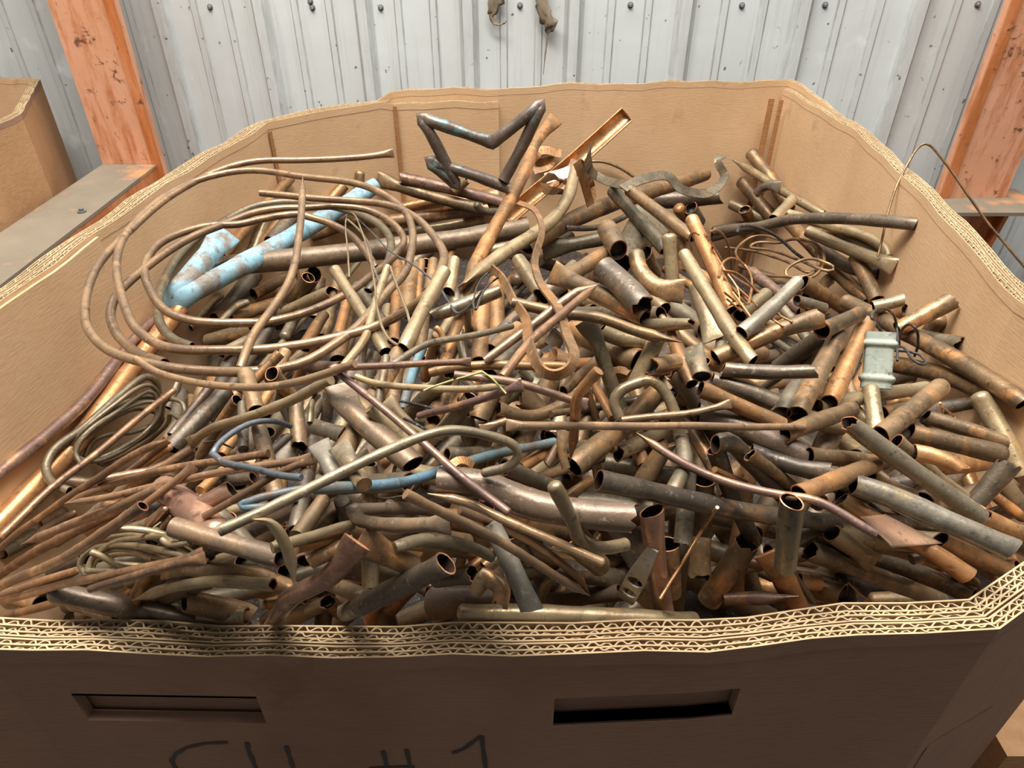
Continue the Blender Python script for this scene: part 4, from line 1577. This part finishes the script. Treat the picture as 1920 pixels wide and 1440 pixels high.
RECT = lambda w: [(1, w), (1, -w), (0.6, -w * 1.04), (-0.6, -w * 1.04), (-1, -w), (-1, w), (-0.6, w * 1.04), (0.6, w * 1.04)]
RECTF = lambda w: [(w, 1), (w * 1.02, 0), (w, -1), (-w, -1), (-w * 1.02, 0), (-w, 1)]


def channel():
    out = [(math.cos(math.radians(a)), math.sin(math.radians(a))) for a in range(195, 350, 15)]
    inn = [(0.86 * math.cos(math.radians(a)), 0.86 * math.sin(math.radians(a))) for a in range(345, 190, -15)]
    return out + inn


def punched(name, p, mats, parent):
    """flat strip with two round holes near its lower end"""
    P = np.array([p.P[0] + (p.P[-1] - p.P[0]) * f for f in np.linspace(0, 1, 9)])
    T, A, B = frames(P, CAM)
    L = float(np.linalg.norm(P[-1] - P[0])); t, a, b = T[4], A[4], B[4]
    w = p.rm * 2.9
    V, F = [], []

    def loop(s0, s1, k, lay):
        cx, rad = (s0 + s1) / 2, 0.0042
        base = len(V)
        for q in range(16):
            an = 2 * math.pi * q / 16
            c, s = math.cos(an), math.sin(an)
            m_ = max(abs(c), abs(s))
            u, v = (cx + rad * c, rad * s * 1.2) if k else (cx + (s1 - s0) / 2 * c / m_, w * wd(cx + (s1 - s0) / 2 * c / m_) * s / m_)
            V.append(P[0] + t * u + a * v + b * (0.0006 * lay + 0.004 * math.sin(3.0 * u / L)))
        return base
    wd = lambda u: 0.55 + 0.45 * min(1.0, (L - u) / (0.45 * L), (u + 0.15 * L) / (0.2 * L))
    cells = [(0.0, 0.10, 0), (0.10, 0.34, 1), (0.34, 0.58, 1), (0.58, 0.78, 0), (0.78, 1.0, 0)]
    for s0, s1, hol in cells:
        r0, r1 = loop(s0 * L, s1 * L, 0, -1), loop(s0 * L, s1 * L, 0, 1)
        if hol:
            h0, h1 = loop(s0 * L, s1 * L, 1, -1), loop(s0 * L, s1 * L, 1, 1)
        for q in range(16):
            n = (q + 1) % 16
            F.append((r0 + q, r0 + n, r1 + n, r1 + q))
            if hol:
                F += [(r1 + q, r1 + n, h1 + n, h1 + q), (r0 + n, r0 + q, h0 + q, h0 + n), (h0 + q, h1 + q, h1 + n, h0 + n)]
        if not hol:
            F += [tuple(range(r1, r1 + 16)), tuple(range(r0 + 15, r0 - 1, -1))]
    return mesh(name, V, F, mats[:1], parent, None, False, np.mean(V, axis=0))


def build(p, seed, parent=None, name=None):
    mats = [PAL[p.c], M_RIM if p.c not in 'kY' else PAL[p.c], M_IN]
    if 'holes' in p.o:
        return punched(name, p, mats, parent)
    if 'ribbon' in p.o:
        w = float(p.o['ribbon'])
        t = 0.0009 / p.rm
        if 'face' in p.o: sec = [(w * u, t * v) for u, v in ((1, 1), (1, -1), (-1, -1), (-1, 1))]
        else:
            ca, sa_ = math.cos(0.95), math.sin(0.95)
            sec = [(ca * max(t, 0.22) * u + sa_ * w * v, -sa_ * max(t, 0.22) * u + ca * w * v) for u, v in ((1, 1), (1, -1), (-1, -1), (-1, 1))]
        return tube(name, p.P, p.rm, 'xx', mats, (), parent, seed, section=sec)
    if 'split' in p.o:
        return tube(name, p.P, p.rm, 'xx', mats, (), parent, seed, section=channel())
    if 'fitting' in p.o:
        def sc(u):
            k = np.interp(u, [0, 0.14, 0.19, 0.23, 0.28, 0.76, 0.80, 0.85, 0.90, 1.0], [1.0, 1.0, 1.16, 1.16, 0.95, 0.97, 1.2, 1.2, 1.03, 1.02])
            return k, k * 0.8
        sec = []
        for k in range(28):
            a = 2 * math.pi * k / 28
            c, s_ = math.cos(a), math.sin(a)
            sec.append((abs(c) ** 0.35 * math.copysign(1, c), abs(s_) ** 0.35 * math.copysign(1, s_)))
        s = np.concatenate([[0], np.cumsum(np.linalg.norm(np.diff(p.P, axis=0), axis=1))])
        ss = np.linspace(0, s[-1], 44)
        Q = np.stack([np.interp(ss, s, p.P[:, k]) for k in range(3)], 1)
        return tube(name, Q, p.rm, 'xx', [M_CAST] * 3, (), parent, seed, section=sec, scales=sc)
    e = list(p.e)
    for k_, (a_, b_) in enumerate(((p.P[0], p.P[min(2, len(p.P) - 1)]), (p.P[-1], p.P[max(-3, -len(p.P))]))):
        if e[k_] == 'x' and p.rm > 0.004:           # an end that shows is an open one
            t_ = a_ - b_; v_ = CAM - a_
            if float(t_ @ v_) / (np.linalg.norm(t_) * np.linalg.norm(v_)) > 0.02: e[k_] = 'o'
    p.e = ''.join(e)
    return tube(name, p.P, p.rm, p.e, mats, p.ci, parent, seed, dents=0.008 if p.r < 9 else 0.04,
                nseg=18 if p.r > 13 else (14 if p.r > 6 else 8))


M_CAST = patina('grey_green_cast_metal', (146, 150, 136), (132, 138, 126), (150, 138, 120), metal=0.0, rough=(0.6, 0.8), spot=0.72)

# ---------------------------------------------------------------- names and labels
COLOUR = dict(b='brown', B='dull brown', C='pinkish copper', o='orange-brown', O='bright copper', t='tan', T='olive-brown', g='grey-olive', G='pale grey-green', d='charcoal',
              p='plum-brown', P='chocolate-brown', u='blue', U='dull blue', S='blue-grey', k='black', V='verdigris', Y='yellow', W='bronze-brown', R='reddish-brown')
MARKS = [(470, 520, 'large tube coil'), (440, 505, 'blue hairpin pipe'), (880, 250, 'star-bent tube'), (1643, 675, 'grey cast fitting'), (1480, 990, 'upright pipe'),
         (1690, 995, 'copper sheet'), (1470, 470, 'brown wire bundle'), (1375, 530, 'orange flat wires'), (1040, 640, 'hanging strip loop'), (230, 790, 'left olive bundle'),
         (250, 1020, 'front olive bundle'), (355, 945, 'copper tee'), (790, 820, 'long plum V-tube'), (1010, 930, 'fattest chocolate pipe'), (1195, 1090, 'punched grey strip'),
         (1560, 415, 'jutting dark tube'), (530, 1020, 'tusk-shaped tube'), (690, 790, 'big spoon-ended pipe'), (720, 465, 'long grey-tan pipe'), (420, 820, 'blue-grey loop'),
         (1440, 820, 'round-shouldered chocolate pipe'), (1180, 340, 'wavy grey strip'), (940, 430, 'leaning tan pipe'), (1240, 530, 'elbow pipe'), (1720, 880, 'right diagonal pipe'),
         (1100, 1150, 'long level rim pipe'), (250, 1140, 'violet-grey rim pipe'), (1250, 798, 'level bronze tube'), (1380, 600, 'long downward tan pipe'), (1780, 660, 'longest right pipe'),
         (1600, 470, 'right wall olive tubes'), (130, 830, 'longest bright copper pipe'), (1160, 300, 'back cardboard wall'), (900, 1090, 'orange-lipped pipe'), (770, 720, 'slim blue pipe'),
         (1030, 560, 'pointed tube pair'), (690, 1080, 'crumpled copper pipe'), (760, 970, 'folded brown pipe'), (1130, 890, 'collared pipe'), (1320, 1100, 'folded-over pipe'), (1850, 800, 'right cardboard wall')]


def where(c, skip=0):
    d = sorted(MARKS, key=lambda m: (m[0] - c[0]) ** 2 + 1.6 * (m[1] - c[1]) ** 2)[skip]
    dx, dy = c[0] - d[0], (c[1] - d[1]) * 1.25
    if math.hypot(dx, dy) < 28: rel = 'touching'
    elif abs(dx) > 1.8 * abs(dy): rel = 'right of' if dx > 0 else 'left of'
    elif abs(dy) > 1.8 * abs(dx): rel = 'in front of' if dy > 0 else 'behind'
    else: rel = ('front-' if dy > 0 else 'back-') + ('right of' if dx > 0 else 'left of')
    return rel, d[2]


def words_for(p):
    kind = {'copper_wire': 'wire', 'copper_strip': 'flat strip', 'metal_strip': 'flat strip', 'copper_pipe': 'pipe', 'copper_tube': 'tube'}.get(p.name, p.name.replace('_', ' '))
    L = float(np.linalg.norm(np.diff(p.S2, axis=0), axis=1).sum())
    w = []
    if p.name == 'copper_pipe':
        if L < 95: w.append('short')
        elif L > 260: w.append('long')
        if p.r > 17: w.append('thick')
        elif p.r < 10.5: w.append('thin')
    (xa, ya), (xb, yb) = p.pts[0], p.pts[-1]
    if len(p.pts) > 3: w.append('bent')
    end = ''
    if 'j' in p.e: end = ' with torn end'
    elif 'o' in p.e: end = ' with open end'
    elif 'f' in p.e or 'p' in p.e: end = ' with pinched end'
    a = math.degrees(math.atan2(-(yb - ya), xb - xa)) % 180
    tilt = 'level' if a < 18 or a > 162 else ('right-leaning' if a < 72 else ('left-leaning' if a > 108 else 'steep'))
    return ' '.join(w + [COLOUR[p.c]]), kind, end, tilt


seen = {}
for p in ALL:
    p.name = p.o.get('name') or ('copper_pipe' if p.r >= 9.4 else ('copper_tube' if p.r >= 5 or p.src == 'fill' else 'copper_wire'))
    if 'label' in p.o: seen[p.o['label']] = 1
ORD = ['second', 'third', 'fourth', 'fifth', 'sixth', 'seventh', 'eighth']
for p in ALL:
    if 'label' in p.o:
        p.label = p.o['label']; continue
    col, kind, end, tilt = words_for(p)
    (r1, m1), (r2, m2) = where(p.cen), where(p.cen, 1)
    r3, m3 = where(p.cen, 2)
    bur = 'half-buried ' if p.src == 'fill' else ''
    cands = [f'{bur}{col} {kind}{end}, {r1} the {m1}', f'{bur}{tilt} {col} {kind}{end}, {r1} the {m1}', f'{bur}{tilt} {col} {kind}, {r1} {m1} and {r2} {m2}', f'{tilt} {col} {kind}, {r1} {m1} and {r3} {m3}',
             f'{tilt} {col} {kind}{end}, {r2} {m2} and {r3} {m3}']
    cands = [c for c in cands if len(c.split()) <= 16] or cands
    for c in cands:
        if c not in seen: break
    else:
        for k in ORD:
            c = f'{k} {tilt} {col} {kind}, {r1} the {m1}'
            if c not in seen: break
    seen[c] = 1
    p.label = c
CATS = dict(copper_pipe='pipe', copper_tube='tube', copper_wire='wire', copper_strip='strip', metal_strip='strip', copper_tube_coil='tube', copper_wire_bundle='wire',
            copper_tube_bundle='tube', cast_fitting='fitting', dry_grass_stem='grass', tee='fitting')
GROUPS = dict(copper_pipe='scrap copper pipes in the bin', copper_tube='thin scrap copper tubes in the bin', copper_wire='loose wires in the scrap heap', copper_strip='copper strips in the scrap heap',
              metal_strip='grey metal strips in the scrap heap', copper_tube_coil='loops of the large tube coil', copper_tube_bundle='bundles of olive tubing', dry_grass_stem='pieces of dry grass')
TEE = None


def at_path(p, f):
    i = int(f * (len(p.P) - 1))
    return p.P[i], p.P[min(i + 1, len(p.P) - 1)] - p.P[max(i - 1, 0)]


npipe = sum(1 for p in ALL if p.name == 'copper_pipe')
ranked = sorted([p for p in ALL if p.name == 'copper_pipe'], key=lambda p: -p.vis)
deep = set(id(p) for p in [q for q in ranked if q.src == 'fill' or q.vis < 60][::-1][:max(0, npipe - 300)])
DEEP = []
for k, p in enumerate(ALL):
    if id(p) in deep:
        DEEP.append(build(p, k, None, 'copper_offcuts'))
        continue
    if 'key' in p.o or 'part' in p.o:
        if TEE is None:
            TEE = empty('pipe_tee', p.P.mean(axis=0).tolist())
            tag(TEE, 'large pinkish copper tee fitting at the left front of the heap', 'fitting')
        build(p, k, TEE, 'branch' if 'part' in p.o else 'body')
        continue
    o = build(p, k, None, p.name)
    tag(o, p.label, CATS.get(p.name, 'pipe'), GROUPS.get(p.name))
    if 'ring' in p.o or 'band' in p.o:
        f = float(p.o.get('ring') or p.o.get('band'))
        i = int(f * (len(p.P) - 1)); i = min(max(i, 1), len(p.P) - 2)
        t = p.P[i + 1] - p.P[i - 1]; t /= np.linalg.norm(t)
        hw = p.rm * (0.30 if 'ring' in p.o else 0.7)
        Q = np.array([p.P[i] + t * hw * v for v in (-1, -0.6, 0, 0.6, 1)])
        tube('collar' if 'ring' in p.o else 'grease_band', Q, p.rm * 1.09, 'xx', [PAL['k' if 'band' in p.o else ('G' if p.c == 't' else 'b')]] * 3, (0,), o, k, dents=0.0)
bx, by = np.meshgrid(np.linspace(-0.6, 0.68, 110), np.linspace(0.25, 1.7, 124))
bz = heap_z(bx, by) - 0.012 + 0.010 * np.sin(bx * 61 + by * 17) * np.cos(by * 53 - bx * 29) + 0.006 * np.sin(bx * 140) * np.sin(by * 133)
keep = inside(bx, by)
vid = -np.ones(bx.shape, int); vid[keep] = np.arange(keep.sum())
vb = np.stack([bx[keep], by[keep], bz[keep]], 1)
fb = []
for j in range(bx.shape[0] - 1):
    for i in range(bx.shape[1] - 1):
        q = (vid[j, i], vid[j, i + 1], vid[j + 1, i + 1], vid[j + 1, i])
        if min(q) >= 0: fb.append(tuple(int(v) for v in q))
M_BED = patina('dark_gap_shade', (52, 40, 32), (38, 30, 25), (84, 58, 40), metal=0.2, rough=(0.6, 0.8))  # dark sheet added below the heap so the gaps read as deep shade
o = mesh('gap_darkening_bed', vb, fb, [M_BED], None, None, True, vb.mean(axis=0))
tag(o, 'added dark bed under the heap that darkens the gaps between pipes', 'scrap', None, 'stuff')
if DEEP:                       # the rest of the pipes, deep in the gaps: one mass
    vs, fs, ix = [], [], []
    deep_mats = list(PAL.values()) + [M_RIM, M_IN]
    for o in DEEP:
        base = len(vs)
        loc = np.array(o.location)
        vs += [tuple(np.array(v.co) + loc) for v in o.data.vertices]
        for f in o.data.polygons:
            fs.append(tuple(base + v for v in f.vertices))
            ix.append(deep_mats.index(o.data.materials[f.material_index]))
        me = o.data
        bpy.data.objects.remove(o); bpy.data.meshes.remove(me)
    o = mesh('copper_offcuts', vs, fs, deep_mats, None, ix, True, np.mean(vs, axis=0))
    tag(o, 'mass of half-hidden pipe offcuts deep in the gaps of the heap', 'scrap', None, 'stuff')
outside = []
for p in ALL:
    ins = inside(p.P[:, 0], p.P[:, 1])
    if ((~ins) & (p.P[:, 2] < RZ + p.rm * 0.5)).any(): outside.append(p.label)
print('OUTSIDE', len(outside), outside[:25])
print('PIECES', len(ALL), 'pipes', npipe, 'fill', sum(1 for p in ALL if p.src == 'fill'), 'hidden', [p.label for p in ALL if p.vis < 5 and p.src == 'traced'][:40])
print('DUP', len(seen), len(set(p.label for p in ALL)))

# ---------------------------------------------------------------- copper sheet lying on the pipes at the right
c4 = [np.array(v, float) for v in ((1611, 969), (1660, 964), (1768, 1019), (1673, 1027))]
nu, nv = 12, 10
wm = []
G4 = []
for j in range(nv + 1):
    for i in range(nu + 1):
        u, v = i / nu, j / nv
        q = (c4[0] * (1 - u) + c4[1] * u) * (1 - v) + (c4[3] * (1 - u) + c4[2] * u) * v
        G4.append(q); wm.append(1.0 / (float(look(ZB, q[:1], q[1:])[0]) - 0.002))
G4 = np.array(G4); wm = np.array(wm)
Am = np.stack([np.ones(len(G4)), G4[:, 0] - 1680, G4[:, 1] - 995], 1)
cf, *_ = np.linalg.lstsq(Am, wm, rcond=None)
wp = Am @ cf
wp += np.quantile(wm - wp, 0.9)
M_SHEET = patina('pale_copper_sheet', (208, 164, 132), (190, 144, 112), (220, 182, 150), metal=0.35, blot=0.1, dust=0.15)
V, F = [], []
for lay in (0, 1):
    for k, q in enumerate(G4):
        i, j = k % (nu + 1), k // (nu + 1)
        z = 1.0 / wp[k] + 0.012 * max(0, (i / nu - 0.75)) ** 1.0 + 0.004 * math.sin(j / nv * 3.1) - 0.004 + lay * 0.0011
        V.append(CAM + ray(*q) * z)
n1 = (nu + 1) * (nv + 1)
for j in range(nv):
    for i in range(nu):
        a = j * (nu + 1) + i
        F.append((a, a + nu + 1, a + nu + 2, a + 1)); F.append((n1 + a, n1 + a + 1, n1 + a + nu + 2, n1 + a + nu + 1))
edge = [i for i in range(nu)] + [j * (nu + 1) + nu for j in range(nv)] + [nv * (nu + 1) + i for i in range(nu, 0, -1)] + [j * (nu + 1) for j in range(nv, 0, -1)]
for a, b in zip(edge, edge[1:] + edge[:1]):
    F.append((a, b, n1 + b, n1 + a))
sh = mesh('copper_sheet', V, F, [M_SHEET], None, None, True, np.mean(V, axis=0))
tag(sh, 'small bent sheet of pinkish copper lying across pipes at the right', 'sheet')

# punched holes in the grey strip: two dark rims set on it
# ---------------------------------------------------------------- dusty rags hanging on the wall at the top
M_RAG = flat('dusty_brown_rag', (138, 122, 100), 0.95)


def rag(pts, rad, label, seed):
    P = np.array([on_wall(x, y) - np.array([0, 0.035, 0]) for x, y in pts])
    S_ = np.linspace(0, 1, 36)
    u = np.linspace(0, 1, len(P))
    Q = np.stack([np.interp(S_, u, P[:, k]) for k in range(3)], 1)
    rr = np.interp(S_, u, rad)
    rdm = random.Random(seed)
    ph = [rdm.uniform(0, 6) for _ in range(8)]
    V, F = [], []
    m_ = 12
    for i, q in enumerate(Q):
        for k in range(m_):
            a = 2 * math.pi * k / m_
            r = rr[i] * (1 + 0.35 * math.sin(3 * a + ph[0] + i * 0.4) + 0.2 * math.sin(5 * a + ph[1] - i * 0.7))
            V.append(q + np.array([r * math.cos(a), 0.45 * r * math.sin(a), 0.25 * r * math.sin(2 * a + i)]))
    for i in range(len(Q) - 1):
        for k in range(m_):
            F.append((i * m_ + k, i * m_ + (k + 1) % m_, (i + 1) * m_ + (k + 1) % m_, (i + 1) * m_ + k))
    o = mesh('hanging_rag', V, F, [M_RAG], None, None, True, np.mean(V, axis=0))
    tag(o, label, 'rag', 'dusty rags on the metal wall')


rag([(930, -60), (928, 0), (925, 18), (922, 28), (926, 40), (935, 44), (945, 40), (949, 36)], [0.02, 0.019, 0.012, 0.006, 0.006, 0.006, 0.005, 0.002], 'dusty rag scrap curling into a hook on the metal wall', 2)
rag([(1012, -60), (1015, 0), (1022, 20), (1030, 40), (1028, 52), (1026, 60), (1024, 80), (1021, 100), (1018, 135)], [0.014, 0.015, 0.018, 0.02, 0.012, 0.003, 0.0018, 0.0015, 0.0008], 'dusty frayed rag trailing a thread down the metal wall', 3)
